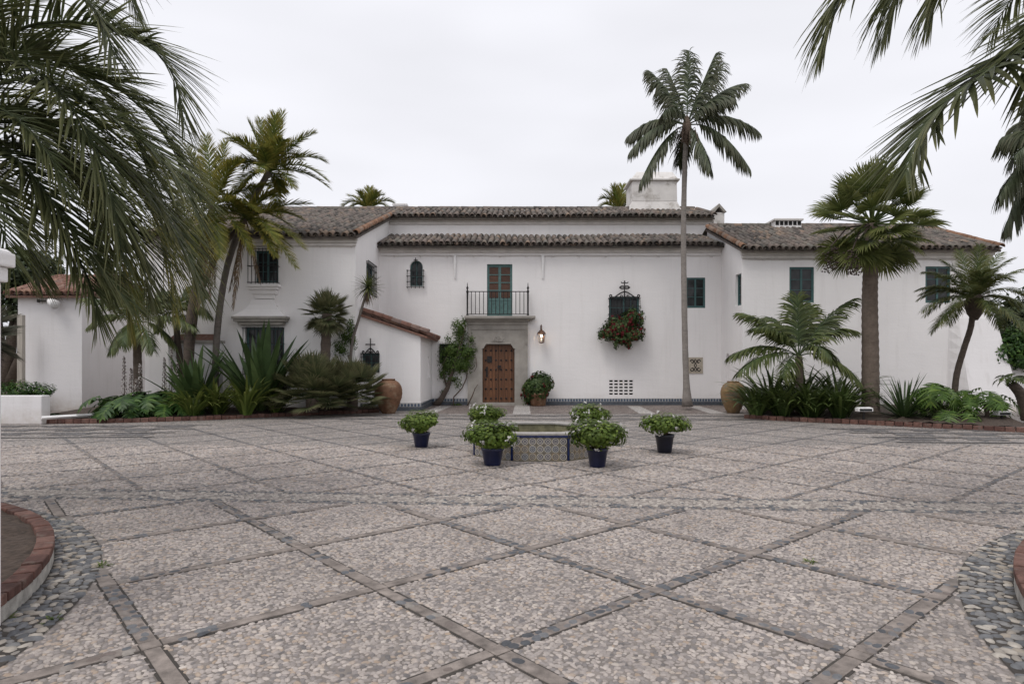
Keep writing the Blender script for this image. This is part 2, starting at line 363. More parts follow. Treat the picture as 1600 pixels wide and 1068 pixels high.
# ------------------------------------------------------------------ ground
g = MB().add([(-400, -100, -0.03), (400, -100, -0.03), (400, 700, -0.03), (-400, 700, -0.03)], [(0, 1, 2, 3)]).build('ground', m_earth)
tag(g, kind='structure')
FARY = 13.2
TH = R(-4.1)
e1 = np.array([math.cos(TH), math.sin(TH)]); e2 = np.array([-math.sin(TH), math.cos(TH)])
U1 = np.array([math.cos(R(41)), math.sin(R(41))]); V1 = np.array([-math.sin(R(41)), math.cos(R(41))]); SQ = 1.39
ON = np.array([0.14, 5.73]); OF = np.array([0.26, 8.87])
CLn = np.array([-7.78, 2.8]); CRn = np.array([7.5, 1.95]); RPL, RBO = 4.70, 5.05
FC = np.array([0.484, 12.17])             # fountain centre
BAND0, BAND1 = 7.45, 8.12
paving = MB().add([(-14, 0.5, 0), (14, 0.5, 0), (14, FARY, 0), (-14, FARY, 0)], [(0, 1, 2, 3)]).build('courtyard_paving', m_mortar)
tag(paving, kind='structure')
pf = MB().add([(-24, FARY, 0), (24, FARY, 0), (24, 27, 0), (-24, 27, 0)], [(0, 1, 2, 3)]).build('courtyard_paving', m_cob)
tag(pf, kind='structure')
def posA(i):
    """the panels left of the middle are a little wider"""
    return float(np.interp(i, [-12, -3, -2, -1, 0, 12], [-12.2, -3.2, -2.16, -1.08, 0, 12]))
def dist(P, c): return np.hypot(P[:, 0] - c[0], P[:, 1] - c[1])
def region(P, hw_n=0.060, hw_f=0.038):
    """1 mosaic, 2 strip, 3 stone border, 4 planter, 5 band, 0 fountain"""
    P = np.asarray(P); w = P @ e2
    out = np.ones(len(P), dtype=int)
    for org, hw, sel in ((ON, hw_n, w < BAND0), (OF, hw_f, w >= BAND1)):
        Q = P - org; a = (Q @ U1) / SQ; b = (Q @ V1) / SQ
        if org is ON: a = np.interp(a, [-12.2, -3.2, -2.16, -1.08, 0, 12], [-12, -3, -2, -1, 0, 12])
        da = np.abs(a - np.round(a)) * SQ; db = np.abs(b - np.round(b)) * SQ
        out[sel & ((da < hw) | (db < hw))] = 2
    out[(w >= BAND0) & (w < BAND1)] = 5
    dl = dist(P, CLn); dr = dist(P, CRn)
    d = np.minimum(dl, dr)
    out[d < RBO] = 3; out[d < RPL + 0.01] = 4
    out[dist(P, FC) < 1.28] = 0
    return out
def frustum_mask(P, m=1.1): return np.abs(P[:, 0]) < 0.82 * P[:, 1] + m
def hexpts(x0, x1, y0, y1, s, jit=0.28):
    ny = int((y1 - y0) / (s * 0.866)); nx = int((x1 - x0) / s)
    gx, gy = np.meshgrid(np.arange(nx), np.arange(ny))
    P = np.stack([x0 + (gx + 0.5 * (gy % 2)) * s, y0 + gy * s * 0.866], -1).reshape(-1, 2)
    return P + rng.uniform(-jit, jit, P.shape) * s
def pebble_template(k):
    """low dome: apex, shoulder ring, foot ring"""
    a = np.arange(k) * 2 * np.pi / k
    ring = np.stack([np.cos(a), np.sin(a)], -1)
    V = np.concatenate([[[0, 0, 1.0]], np.c_[ring * 0.72, np.full(k, 0.72)], np.c_[ring, np.full(k, -0.25)]])
    i = np.arange(k); j = (i + 1) % k
    T = np.stack([np.zeros(k, int), 1 + i, 1 + j], -1)
    Q = np.stack([1 + i, 1 + k + i, 1 + k + j, 1 + j], -1)
    return V, T, Q
def pebble_mesh(name, P, size, mat, k=7, h=0.30, asp=(1.0, 1.9), ang=None, flat=1.0, z=0.0):
    n = len(P); V, T, Q = pebble_template(k); nv = len(V)
    a = rng.uniform(0, 2 * np.pi, n) if ang is None else ang
    r = rng.uniform(asp[0], asp[1], n); sx = size * np.sqrt(r); sy = size / np.sqrt(r)
    irr = 1 + rng.uniform(-0.16, 0.16, (n, nv, 1))
    W = np.repeat(V[None], n, 0) * np.concatenate([irr, irr, np.ones_like(irr)], -1)
    X = W[..., 0] * sx[:, None]; Y = W[..., 1] * sy[:, None]
    ca, sa = np.cos(a)[:, None], np.sin(a)[:, None]
    tl = rng.uniform(-0.12, 0.12, (n, 2))
    Z = W[..., 2] * (size * h * flat * rng.uniform(0.7, 1.2, n))[:, None] + X * tl[:, :1] + Y * tl[:, 1:] + z
    VV = np.stack([X * ca - Y * sa + P[:, :1], X * sa + Y * ca + P[:, 1:2], Z], -1).reshape(-1, 3)
    off = (np.arange(n) * nv)[:, None, None]
    return mesh_np(name, VV, [(T[None] + off).reshape(-1, 3), (Q[None] + off).reshape(-1, 4)], mat, smooth=True)
def pebble_parts(name, P, size, mat, parent, limit=300, k=7, **kw):
    """the nearest `limit` stones as objects sharing a few meshes, the rest as one part"""
    size = np.broadcast_to(np.asarray(size, float), (len(P),)).copy()
    vis = np.abs(P[:, 0]) < 0.81 * P[:, 1] + 0.02
    vis &= P[:, 1] > 3.28
    order = np.lexsort((P[:, 1], ~vis)); near, rest = order[:limit], order[limit:]
    var = [pebble_mesh(name, np.zeros((1, 2)), np.array([1.0]), mat, k=9, **kw) for _ in range(8)]
    for i in near:
        o = obj(name, var[random.randrange(8)], parent, (P[i, 0], P[i, 1], 0), (0, 0, random.uniform(0, 6.28)), float(size[i]))
    if len(rest):
        o = obj(name + 's', pebble_mesh(name + 's', P[rest], size[rest], mat, k=k, **kw), parent); tag(o, kind='stuff')
# mosaic fill
P = hexpts(-13, 13, 2.7, 8.3, 0.034); P = P[frustum_mask(P)]; P = P[region(P) == 1]
P = P[rng.random(len(P)) > 0.03]
pebble_parts('pebble', P, rng.uniform(0.0125, 0.0245, len(P)), m_peb, paving, 300, k=6)
P = hexpts(-13.5, 13.5, 8.1, FARY, 0.05); P = P[frustum_mask(P)]; P = P[(region(P) == 1) & (P @ e2 > BAND1 - 0.01)]
o = obj('pebbles', pebble_mesh('pebbles', P, rng.uniform(0.024, 0.032, len(P)), m_peb, k=5), paving); tag(o, kind='stuff')
# transverse band: cream stones between slate courses, with slate chevrons
P = hexpts(-13, 13, 6.4, 9.3, 0.05); w = P @ e2; s_ = P @ e1
P, w, s_ = (a[(w > BAND0 + 0.02) & (w < BAND1 - 0.02) & frustum_mask(P)] for a in (P, w, s_))
ok = region(P) == 5; P, w, s_ = P[ok], w[ok], s_[ok]
edge = (np.abs(w - BAND0) < 0.15) | (np.abs(w - BAND1) < 0.13)
zig = np.abs(np.abs(((s_ / 1.9) % 1.0) - 0.5) * 2 * 0.62 + BAND0 - w) < 0.06
blue = (edge & (rng.random(len(P)) < .68)) | (zig & (rng.random(len(P)) < .4))
o = obj('pebbles', pebble_mesh('pebbles', P[~blue], rng.uniform(0.024, 0.032, (~blue).sum()), m_peb_light, k=6), paving); tag(o, kind='stuff')
o = obj('slate_stones', pebble_mesh('slate_stones', P[blue], rng.uniform(0.024, 0.034, blue.sum()), m_peb_blue, k=6), paving); tag(o, kind='stuff')
# cement strips of the diagonal grid with slate stones set in them
stone_P, stone_A = [], []
def strips(org, hw, wlo, whi, irange, ylim, gap):
    for i in irange:
        for j in irange:
            pi, pj = (posA(i), posA(i + 1)) if org is ON else (i, i + 1)
            n0 = org + U1 * SQ * pi + V1 * SQ * j
            for d, nrm in ((U1, V1), (V1, U1)):
                ts = np.linspace(0, 1, 15); S = n0[None] + d[None] * (ts * SQ * ((pj - pi) if d is U1 else 1.0))[:, None]
                w_ = S @ e2
                good = (w_ > wlo) & (w_ < whi) & (np.abs(S[:, 0]) < 0.82 * S[:, 1] + 0.9) & (S[:, 1] < ylim) & (S[:, 1] > 2.6)
                rg = region(S); good &= (rg != 3) & (rg != 4) & (rg != 0)
                if good.sum() < 3: continue
                idx = np.where(good)[0]; a, b = S[idx[0]], S[idx[-1]]
                wv = nrm * (hw - gap)
                over = d * hw * 0.0
                a2, b2 = a + d * (hw if idx[0] == 0 else 0.0), b - d * (hw if idx[-1] == 14 else 0.0)
                z = 0.007 + random.uniform(-0.001, 0.001)
                q = [a2 - wv, b2 - wv, b2 + wv, a2 + wv]
                q = [(p[0] + random.uniform(-.006, .006), p[1] + random.uniform(-.006, .006)) for p in q]
                MB().prism(q if np.cross(q[1] - np.array(q[0]), np.array(q[2]) - q[1]) > 0 else q[::-1], -0.02, z).build('cement_strip', m_strip, paving)
                wj = nrm * (hw + .004); jq = [a - wj, b - wj, b + wj, a + wj]; jq = [tuple(p) for p in (jq if d is U1 else jq[::-1])]
                MB().prism(jq, -0.02, 0.0032 if d is U1 else 0.0026).build('joint', m_joint, paving)
                ln = np.linalg.norm(b2 - a2); dens = random.choice([0.15, 0.25, 0.4, 0.6, 1.0, 1.0])
                if hw < 0.05: dens = 0.8
                nst = int(ln / 0.085)
                for k in range(nst):
                    if random.random() > dens: continue
                    p = a2 + (b2 - a2) * ((k + 0.5 + random.uniform(-.2, .2)) / nst)
                    rows = (-1, 1) if (hw > 0.05 and random.random() < 0.75) else (0,)
                    for rr in rows:
                        stone_P.append(p + nrm * rr * hw * 0.42 + rng.uniform(-.008, .008, 2)); stone_A.append(math.atan2(d[1], d[0]) + random.uniform(-.5, .5))
            node = n0; rgn = region(node[None])[0]; wn_ = node @ e2
            if rgn == 2 and wlo < wn_ < whi and abs(node[0]) < 0.82 * node[1] + 0.5 and 2.6 < node[1] < ylim:
                h2 = hw - gap * 0.5
                q = [node - U1*h2 - V1*h2, node + U1*h2 - V1*h2, node + U1*h2 + V1*h2, node - U1*h2 + V1*h2]
                MB().prism([tuple(p) for p in q], -0.02, 0.009).build('cement_strip', m_strip, paving)
strips(ON, 0.060, 0.0, BAND0 - 0.02, range(-9, 10), 9.5, 0.014)
strips(OF, 0.038, BAND1 + 0.02, 40.0, range(-9, 12), FARY - 0.05, 0.006)
SP = np.array(stone_P); SA = np.array(stone_A)
vis = (np.abs(SP[:, 0]) < 0.81 * SP[:, 1]) & (SP[:, 1] > 3.3)
order = np.lexsort((SP[:, 1], ~vis)); near, rest = order[:300], order[300:]
var = [pebble_mesh('slate_stone', np.zeros((1, 2)), np.array([1.0]), m_peb_blue, k=9, h=0.2, asp=(1.2, 1.5), ang=np.zeros(1)) for _ in range(6)]
for i in near: obj('slate_stone', var[random.randrange(6)], paving, (SP[i, 0], SP[i, 1], 0.006), (0, 0, SA[i]), random.uniform(0.026, 0.042))
o = obj('slate_stones', pebble_mesh('slate_stones', SP[rest], rng.uniform(0.028, 0.042, len(rest)), m_peb_blue, k=6, h=0.2, ang=SA[rest], z=0.006), paving); tag(o, kind='stuff')
# far grid strips, brown apron by the house, door walk, slate figures at both sides, slate ring round the fountain
for i in range(-14, 22):
    for d, nrm in ((U1, V1), (V1, U1)):
        n0 = OF + nrm * SQ * i
        t = [tt for tt in np.arange(-26, 26, 0.25) if FARY < (n0 + d*tt)[1] < 21.6 and abs((n0 + d*tt)[0] - 0.5) < min(11.5, 26 - (n0 + d*tt)[1])]
        if len(t) < 3: continue
        a, b = n0 + d * t[0], n0 + d * t[-1]; wv = nrm * 0.04
        MB().prism([tuple(p) for p in ((a - wv, b - wv, b + wv, a + wv) if d is U1 else (a + wv, b + wv, b - wv, a - wv))], -0.02, 0.004).build('cement_strip', m_cob_blue, pf)
def sheet(name, pts, z, mat, parent): return MB().add([(p[0], p[1], z) for p in pts], [tuple(range(len(pts)))]).build(name, mat, parent)
sheet('apron', [(-3.2, 21.7), (13, 21.7), (13, 26.3), (-3.2, 26.3)], 0.006, m_cob_brown, pf)
sheet('walk_slab', [(0.02, 21.3), (0.62, 21.3), (0.72, 26.25), (0.12, 26.25)], 0.011, m_cob_light, pf)
for x0 in (-2.9, 2.4, 4.6, 7.0): sheet('walk_slab', [(x0 - 0.3, 21.5), (x0 + 0.25, 21.5), (x0 + 0.5, 25.6), (x0, 25.6)], 0.011, m_cob_light, pf)
sheet('slate_course', [(-10, 20.9), (12, 20.4), (12, 20.7), (-10, 21.2)], 0.009, m_cob_blue, pf)
sheet('slate_course', [(-9, 19.6), (10.5, 19.1), (10.5, 19.35), (-9, 19.9)], 0.009, m_cob_blue, pf)
for sgn in (-1, 1):
    for k in range(5):
        for q in range(3):
            c = np.array([sgn * (9.0 + 1.5 * k + 0.5 * (q % 2)), (15.2 if sgn < 0 else 14.2) + 0.95 * q - 0.12 * k * sgn * 0])
            dx = np.array([0.42, -0.03]); dy = np.array([0.05, 0.22])
            sheet('slate_course', [tuple(c - dx - dy), tuple(c + dx - dy), tuple(c + dx + dy), tuple(c - dx + dy)], 0.009 + 0.001 * q, m_cob_blue, pf)
    for q in range(4):
        y = (14.6 if sgn < 0 else 13.6) + 0.95 * q
        sheet('slate_course', [(sgn * 8.2, y), (sgn * 16.5, y - 0.5), (sgn * 16.5, y - 0.38), (sgn * 8.2, y + 0.12)][::(1 if sgn > 0 else -1)], 0.014 + 0.001 * q, m_cob_blue, pf)
ringn = 72
for r0, r1, z, nm in ():
    vs_ = []; fs_ = []
    for k in range(ringn):
        a = 2 * math.pi * k / ringn
        for r in (r0, r1): vs_.append((FC[0] + r * math.cos(a), FC[1] + r * math.sin(a), z))
    fs_ = [(2*k, 2*k+1, (2*k+3) % (2*ringn), (2*k+2) % (2*ringn)) for k in range(ringn)]
    MB().add(vs_, fs_).build(nm, m_cob_blue, paving)
# ------------------------------------------------------------------ near planters with brick copings and river-stone borders
brick_me = [MB().box(-0.103, 0.103, -0.066, 0.066, 0, 0.066).build('brick', m_brick, None, bevel=0.012) for _ in range(3)]
brick_meshes = []
for b_ in brick_me: brick_meshes.append(b_.data); bpy.data.objects.remove(b_)
def near_planter(C, side, label, a0, a1):
    t = thing('brick_planter', label, 'planter', (C[0], C[1], 0))
    wall = MB(); n = 80; vs_ = []; fs_ = []
    prof = [(RPL, -0.02), (RPL - 0.005, 0.105), (RPL - 0.128, 0.105), (RPL - 0.128, -0.02)]
    for k in range(n + 1):
        a = a0 + (a1 - a0) * k / n
        for r, z in prof: vs_.append((r * math.cos(a), r * math.sin(a), z))
    for k in range(n):
        for q in range(3): fs_.append((k*4+q, k*4+q+1, (k+1)*4+q+1, (k+1)*4+q))
    wall.add(vs_, fs_).build('kerb_wall', M_planter, t)
    # lumpy soil inside
    sv = []; sf = []; nr, na = 14, 60
    for i in range(nr + 1):
        r = (RPL - 0.12) * (1 - i / nr * 0.75)
        for k in range(na + 1):
            a = a0 + (a1 - a0) * k / na
            sv.append((r * math.cos(a), r * math.sin(a), 0.120 + 0.035 * random.random() + 0.03 * i / nr))
    for i in range(nr):
        for k in range(na): sf.append((i*(na+1)+k, i*(na+1)+k+1, (i+1)*(na+1)+k+1, (i+1)*(na+1)+k))
    MB().add(sv, sf).build('soil', m_soil, t, smooth=True)
    nb = int((a1 - a0) * RPL / 0.222)
    for k in range(nb):
        a = a0 + (a1 - a0) * (k + 0.5) / nb
        o = obj('brick', brick_meshes[k % 3], t, ((RPL - 0.062) * math.cos(a), (RPL - 0.062) * math.sin(a), 0.104 + random.uniform(-.003, .003)),
                (random.uniform(-.015, .015), random.uniform(-.015, .015), a + math.pi / 2 + random.uniform(-.02, .02)))
        o.scale = (random.uniform(0.97, 1.02), random.uniform(.95, 1.03), random.uniform(.95, 1.08))
    return t
M_planter = M_simple('lime_washed_kerb', (0.36, 0.34, 0.31), 0.9, 0.35, 9.0, bmp=0.6, bscale=60)
near_planter(CLn, 'left', 'curved brick-edged soil bed beside the white gate post, near left corner', R(-8), R(100))
near_planter(CRn, 'right', 'curved brick-edged soil bed cut off by the right edge of the picture', R(80), R(188))
def stone_border(C, label, a0, a1):
    t = bpy.data.objects.new('stone_border', MB().mesh('stone_border', None)); bpy.data.objects.remove(t)
    n = 60; vs_ = []; fs_ = []
    for k in range(n + 1):
        a = a0 + (a1 - a0) * k / n
        for r in (RPL - 0.02, RBO - 0.012): vs_.append((C[0] + r * math.cos(a), C[1] + r * math.sin(a), 0.006))
    fs_ = [(2*k, 2*k+1, 2*k+3, 2*k+2) for k in range(n)]
    b = MB().add(vs_, fs_).build('stone_border', m_joint); tag(b, kind='structure')
    pts = []
    for r in np.arange(RPL + 0.035, RBO - 0.015, 0.054):
        m = int((a1 - a0) * r / 0.074); ph = random.random()
        for k in range(m):
            a = a0 + (a1 - a0) * (k + ph) / m + random.uniform(-.005, .005)
            rr = r + random.uniform(-.012, .012); pts.append((C[0] + rr * math.cos(a), C[1] + rr * math.sin(a)))
    P = np.array(pts); P = P[np.abs(P[:, 0]) < 0.82 * P[:, 1] + 0.9]
    pebble_parts('river_stone', P, rng.uniform(0.032, 0.048, len(P)), m_peb_big, b, 300, k=8, h=0.4, asp=(1.2, 2.0), z=0.0)
stone_border(CLn, '', R(-5), R(95)); stone_border(CRn, '', R(85), R(185))
# a few weeds in the joints
# ------------------------------------------------------------------ the house
YM, YL, YR, YT = 26.3, 22.3, 23.9, 23.0     # main front, left wing front, right wing front, lean-to front
XLW, XRW, XTO = -5.46, 8.60, -3.29          # left wing side wall, right wing side wall, lean-to side wall
XLE, XRE = -12.6, 17.85                     # far ends of the wings
house = thing('white_house', 'long two-storey white stucco house with tiled roofs behind the courtyard', 'house', (0, 26, 0))
def inh(o): o.parent = house; o.matrix_parent_inverse = Matrix.Translation((0, -26, 0)); return o
def hb(mb, name, mat, parent=None, **kw):
    o = mb.build(name, mat, None, **kw)
    if parent is None: inh(o)
    else: o.parent = parent
    return o
def f_front(Y): return lambda u, w, v: (u, Y + w, v)
def f_px(X): return lambda u, w, v: (X - w, u, v)       # wall that faces +X
def f_mx(X): return lambda u, w, v: (X + w, u, v)       # wall that faces -X
def wall(name, fn, u0, u1, v0, v1, ops, mat=None, extra=None, parent=None, thick=0.22):
    us = sorted({u0, u1, *[o[0] for o in ops], *[o[1] for o in ops]}); vs_ = sorted({v0, v1, *[o[2] for o in ops], *[o[3] for o in ops]})
    mb = MB()
    for i in range(len(us) - 1):
        for j in range(len(vs_) - 1):
            cu, cv = (us[i] + us[i+1]) / 2, (vs_[j] + vs_[j+1]) / 2
            if any(o[0] < cu < o[1] and o[2] < cv < o[3] for o in ops): continue
            mb.add([(us[i], 0, vs_[j]), (us[i+1], 0, vs_[j]), (us[i+1], 0, vs_[j+1]), (us[i], 0, vs_[j+1])], [(0, 1, 2, 3)])
    for o in ops:
        a, b, c, d = o[:4]; dp = o[4] if len(o) > 4 else 0.16; arch = o[5] if len(o) > 5 else False
        if not arch:
            ring = [(a, c), (b, c), (b, d), (a, d)]
        else:
            r = (b - a) / 2; uc = (a + b) / 2; sp = d - r
            arc = [(uc + r * math.cos(t), sp + r * math.sin(t)) for t in np.linspace(0, math.pi, 13)]
            ring = [(a, c), (b, c)] + arc
            for half, corner in ((arc[:7], (b, d)), (arc[6:], (a, d))):
                for p, q in zip(half[:-1], half[1:]): mb.add([(corner[0], 0, corner[1]), (q[0], 0, q[1]), (p[0], 0, p[1])], [(0, 1, 2)])
        n = len(ring)
        for k in range(n):
            p, q = ring[k], ring[(k + 1) % n]
            mb.add([(p[0], 0, p[1]), (q[0], 0, q[1]), (q[0], dp, q[1]), (p[0], dp, p[1])], [(0, 1, 2, 3)])
    if extra: extra(mb)
    mb.mapped(fn)
    return hb(mb, name, mat or m_stucco, parent)
def window(fn, u0, u1, v0, v1, w, cas=2, cols=1, rows=3, mat=None, arch=False, fr=0.042, name='window'):
    mat = mat or m_teal; mb = MB(); panes = []
    d0, d1 = w - 0.03, w + 0.04
    mb.box(u0, u0 + fr, d0, d1, v0, v1); mb.box(u1 - fr, u1, d0, d1, v0, v1)
    mb.box(u0 + fr, u1 - fr, d0, d1, v0, v0 + fr); mb.box(u0 + fr, u1 - fr, d0, d1, v1 - fr, v1)
    iu0, iu1, iv0, iv1 = u0 + fr, u1 - fr, v0 + fr, v1 - fr
    cw = (iu1 - iu0) / cas; st = 0.034
    for c in range(cas):
        a, b = iu0 + c * cw, iu0 + (c + 1) * cw
        e0, e1_ = d0 + 0.012, d1 - 0.004
        mb.box(a, a + st, e0, e1_, iv0, iv1); mb.box(b - st, b - 0.002, e0, e1_, iv0, iv1)
        mb.box(a + st, b - st, e0, e1_, iv0, iv0 + st * 1.4); mb.box(a + st, b - st, e0, e1_, iv1 - st, iv1)
        pa, pb, pc, pd = a + st, b - st, iv0 + st * 1.4, iv1 - st
        mt = 0.022
        for k in range(1, cols): x = pa + (pb - pa) * k / cols; mb.box(x - mt/2, x + mt/2, e0 + 0.01, e1_ - 0.01, pc, pd)
        for k in range(1, rows): z = pc + (pd - pc) * k / rows; mb.box(pa, pb, e0 + 0.013, e1_ - 0.013, z - mt/2, z + mt/2)
        for k in range(cols):
            for r_ in range(rows):
                panes.append((pa + (pb - pa) * k / cols, pa + (pb - pa) * (k + 1) / cols, pc + (pd - pc) * r_ / rows, pc + (pd - pc) * (r_ + 1) / rows))
    mb.mapped(fn); o = hb(mb, name, mat)
    for p in panes:
        q = MB().box(p[0], p[1], w + 0.008, w + 0.016, p[2], p[3]).mapped(fn).build('pane', m_pane, o); q.matrix_parent_inverse = Matrix.Translation((0, 0, 0))
    return o
def grille(fn, u0, u1, v0, v1, w, nv, nh, bar=0.014, ret=None, name='window_grille', finial=True):
    mb = MB()
    for k in range(nv):
        u = u0 + (u1 - u0) * k / (nv - 1); mb.box(u - bar/2, u + bar/2, w - bar/2, w + bar/2, v0 - (0.05 if finial else 0), v1 + (0.04 if finial else 0))
    for k in range(nh):
        v = v0 + (v1 - v0) * k / (nh - 1); mb.box(u0 - 0.03, u1 + 0.03, w - bar*0.8, w + bar*0.8, v - bar*0.6, v + bar*0.6)
        if ret:
            for u in (u0, u1): mb.box(u - bar*0.7, u + bar*0.7, w, w + ret, v - bar*0.5, v + bar*0.5)
    return hb(mb.mapped(fn), name, m_iron)

# --- main front wall
U = lambda px: XX(px, YM); Vv = lambda py: ZZ(py, YM)
fM = f_front(YM)
win_arch = (U(640.5), U(660.5), Vv(447), Vv(407), 0.18, True)
fdoor = (U(761), U(800.5), Vv(495), Vv(412.5), 0.14)
mdoor = (U(748), U(811), 0.0, Vv(530), 0.3)
fl_win = (U(952), U(999), Vv(512), Vv(463), 0.16)
vent = (U(951), U(990), Vv(617.5), Vv(592.5), 0.12)
rwin = (U(1071.5), U(1102), Vv(481), Vv(433.5), 0.12)
lat = (U(687.5), U(716), Vv(567), Vv(537), 0.16)
wall('front_wall', fM, XLW, XRW, 0, 6.62, [win_arch, fdoor, mdoor, fl_win, vent, rwin, lat])
wa = (win_arch[1] - win_arch[0]) / 2
def arched_window():
    a, b, c, d = win_arch[:4]; mb = MB(); w = 0.14; r = (b - a) / 2; uc = (a + b) / 2; sp = d - r
    outer = [(a, c), (b, c)] + [(uc + r * math.cos(t), sp + r * math.sin(t)) for t in np.linspace(0, math.pi, 13)]
    k = 0.8; vc = (c + sp) / 2
    inner = [(uc + (p[0] - uc) * k, max(c + 0.06, sp + (p[1] - sp) * k) if p[1] > sp else (c + 0.06)) for p in outer]
    inner[2] = (uc + r * k, sp); inner[-1] = (uc - r * k, sp)
    n = len(outer); vs_ = [(p[0], w, p[1]) for p in outer] + [(p[0], w, p[1]) for p in inner] + [(p[0], w + 0.03, p[1]) for p in inner]
    fs_ = []
    for i in range(n):
        j = (i + 1) % n; fs_ += [(i, j, n + j, n + i), (n + i, n + j, 2*n + j, 2*n + i)]
    mb.add(vs_, fs_); mb.box(uc - 0.015, uc + 0.015, w, w + 0.025, c + 0.06, d - 0.05)
    for v in (c + 0.4, c + 0.68): mb.box(a + 0.05, b - 0.05, w + 0.003, w + 0.022, v - 0.012, v + 0.012)
    o = hb(mb.mapped(fM), 'window', m_teal)
    MB().add([(p[0], w + 0.03, p[1]) for p in inner], [tuple(range(n))]).mapped(fM).build('pane', m_pane, o)
arched_window()
grille(fM, U(637), U(662.5), Vv(449), Vv(423), -0.13, 5, 4, 0.02, ret=0.13, finial=True)
def cross(fn, uc, v, w, s, scroll=True, span=0.0):
    mb = MB(); r = 0.019 * max(1.0, s / 0.5)
    mb.tube([(uc, w, v), (uc, w, v + s)], r, 5); mb.tube([(uc - s*0.3, w, v + s*0.62), (uc + s*0.3, w, v + s*0.62)], r, 5)
    for (x, z) in ((-0.3, 0.62), (0.3, 0.62), (0, 1.0)):
        mb.lathe([(0.0, -0.03*s*2), (0.035*s*1.6, 0), (0.0, 0.03*s*2)], 6, (uc + x*s, w, v + z*s))
    if scroll:
        for sg in (-1, 1):
            mb.tube([(uc + sg*s*0.30*math.cos(t)*0.45 + sg*0.14*s, w, v + s*0.62 + 0.10*s*math.sin(t)) for t in np.linspace(-2.4, 2.4, 12)], r*0.8, 5)
            mb.tube([(uc + sg*s*0.11*(1 - math.cos(t)), w, v + s*0.98 - 0.09*s*math.sin(t)) for t in np.linspace(0, 3.0, 9)], r*0.8, 5)
    if span:
        for sg in (-1, 1):
            mb.tube([(uc + sg*span*t, w, v + s*0.36*(1 - t)**1.6 + 0.05*s*math.sin(t*6)) for t in np.linspace(0, 0.92, 12)], r*1.1, 5)
            mb.tube([(uc + sg*(span*0.9 + 0.10*s*math.sin(t)*(1 - t/9)), w, v + 0.10*s - 0.10*s*math.cos(t)*(1 - t/9)) for t in np.linspace(0, 6.0, 18)], r, 5)
            mb.tube([(uc + sg*(span*0.22 + 0.06*s*math.sin(t)), w, v + 0.08*s - 0.07*s*math.cos(t)) for t in np.linspace(0, 5.6, 14)], r*0.8, 5)
    return hb(mb.mapped(fn), 'grille_cross', m_iron, smooth=True)
cross(fM, U(650), Vv(413), -0.1, 0.26, scroll=False)
# --- french door with shutters behind the panes, balcony
def french_door():
    a, b, c, d = fdoor[:4]; w = 0.10; mb = MB(); fr = 0.04
    mb.box(a, a + fr, w - .03, w + .05, c, d); mb.box(b - fr, b, w - .03, w + .05, c, d); mb.box(a + fr, b - fr, w - .03, w + .05, d - fr, d)
    m_ = (a + b) / 2; zp = c + (d - c) * 0.36; leafs = []
    for x0, x1 in ((a + fr, m_ - 0.004), (m_ + 0.004, b - fr)):
        st = 0.05; mb.box(x0, x0 + st, w, w + .04, c, d - fr); mb.box(x1 - st, x1, w, w + .04, c, d - fr)
        mb.box(x0 + st, x1 - st, w, w + .04, zp - 0.09, zp); mb.box(x0 + st, x1 - st, w, w + .04, d - fr - 0.06, d - fr); mb.box(x0 + st, x1 - st, w, w + .04, c, c + 0.1)
        mb.box(x0 + st, x1 - st, w + .015, w + .03, c + 0.1, zp - 0.09)
        top = d - fr - 0.06
        for k in range(1, 4): z = zp + (top - zp) * k / 4; mb.box(x0 + st, x1 - st, w + .004, w + .036, z - .018, z + .018)
        for k in range(4): leafs.append((x0 + st, x1 - st, zp + (top - zp) * k / 4 + .018, zp + (top - zp) * (k + 1) / 4 - .018))
        # little carved lattice lines on the lower panel
        mb.tube([((x0 + x1)/2 + 0.11*math.cos(t), w + 0.012, (c + zp)/2 + 0.02 + 0.16*math.sin(t)) for t in np.linspace(0, 6.28, 15)], 0.008, 4)
    o = hb(mb.mapped(fM), 'french_door', m_teal_door)
    for p in leafs:
        s = MB()
        n = 6
        for k in range(n):
            z0 = p[2] + (p[3] - p[2]) * k / n; s.box(p[0], p[1], w + 0.028 + 0.006 * (k % 2), w + 0.045, z0 + 0.004, z0 + (p[3] - p[2]) / n - 0.004)
        s.box(p[0], p[1], w + .046, w + .05, p[2], p[3]); s.mapped(fM).build('shutter_panel', m_shutter, o)
french_door()
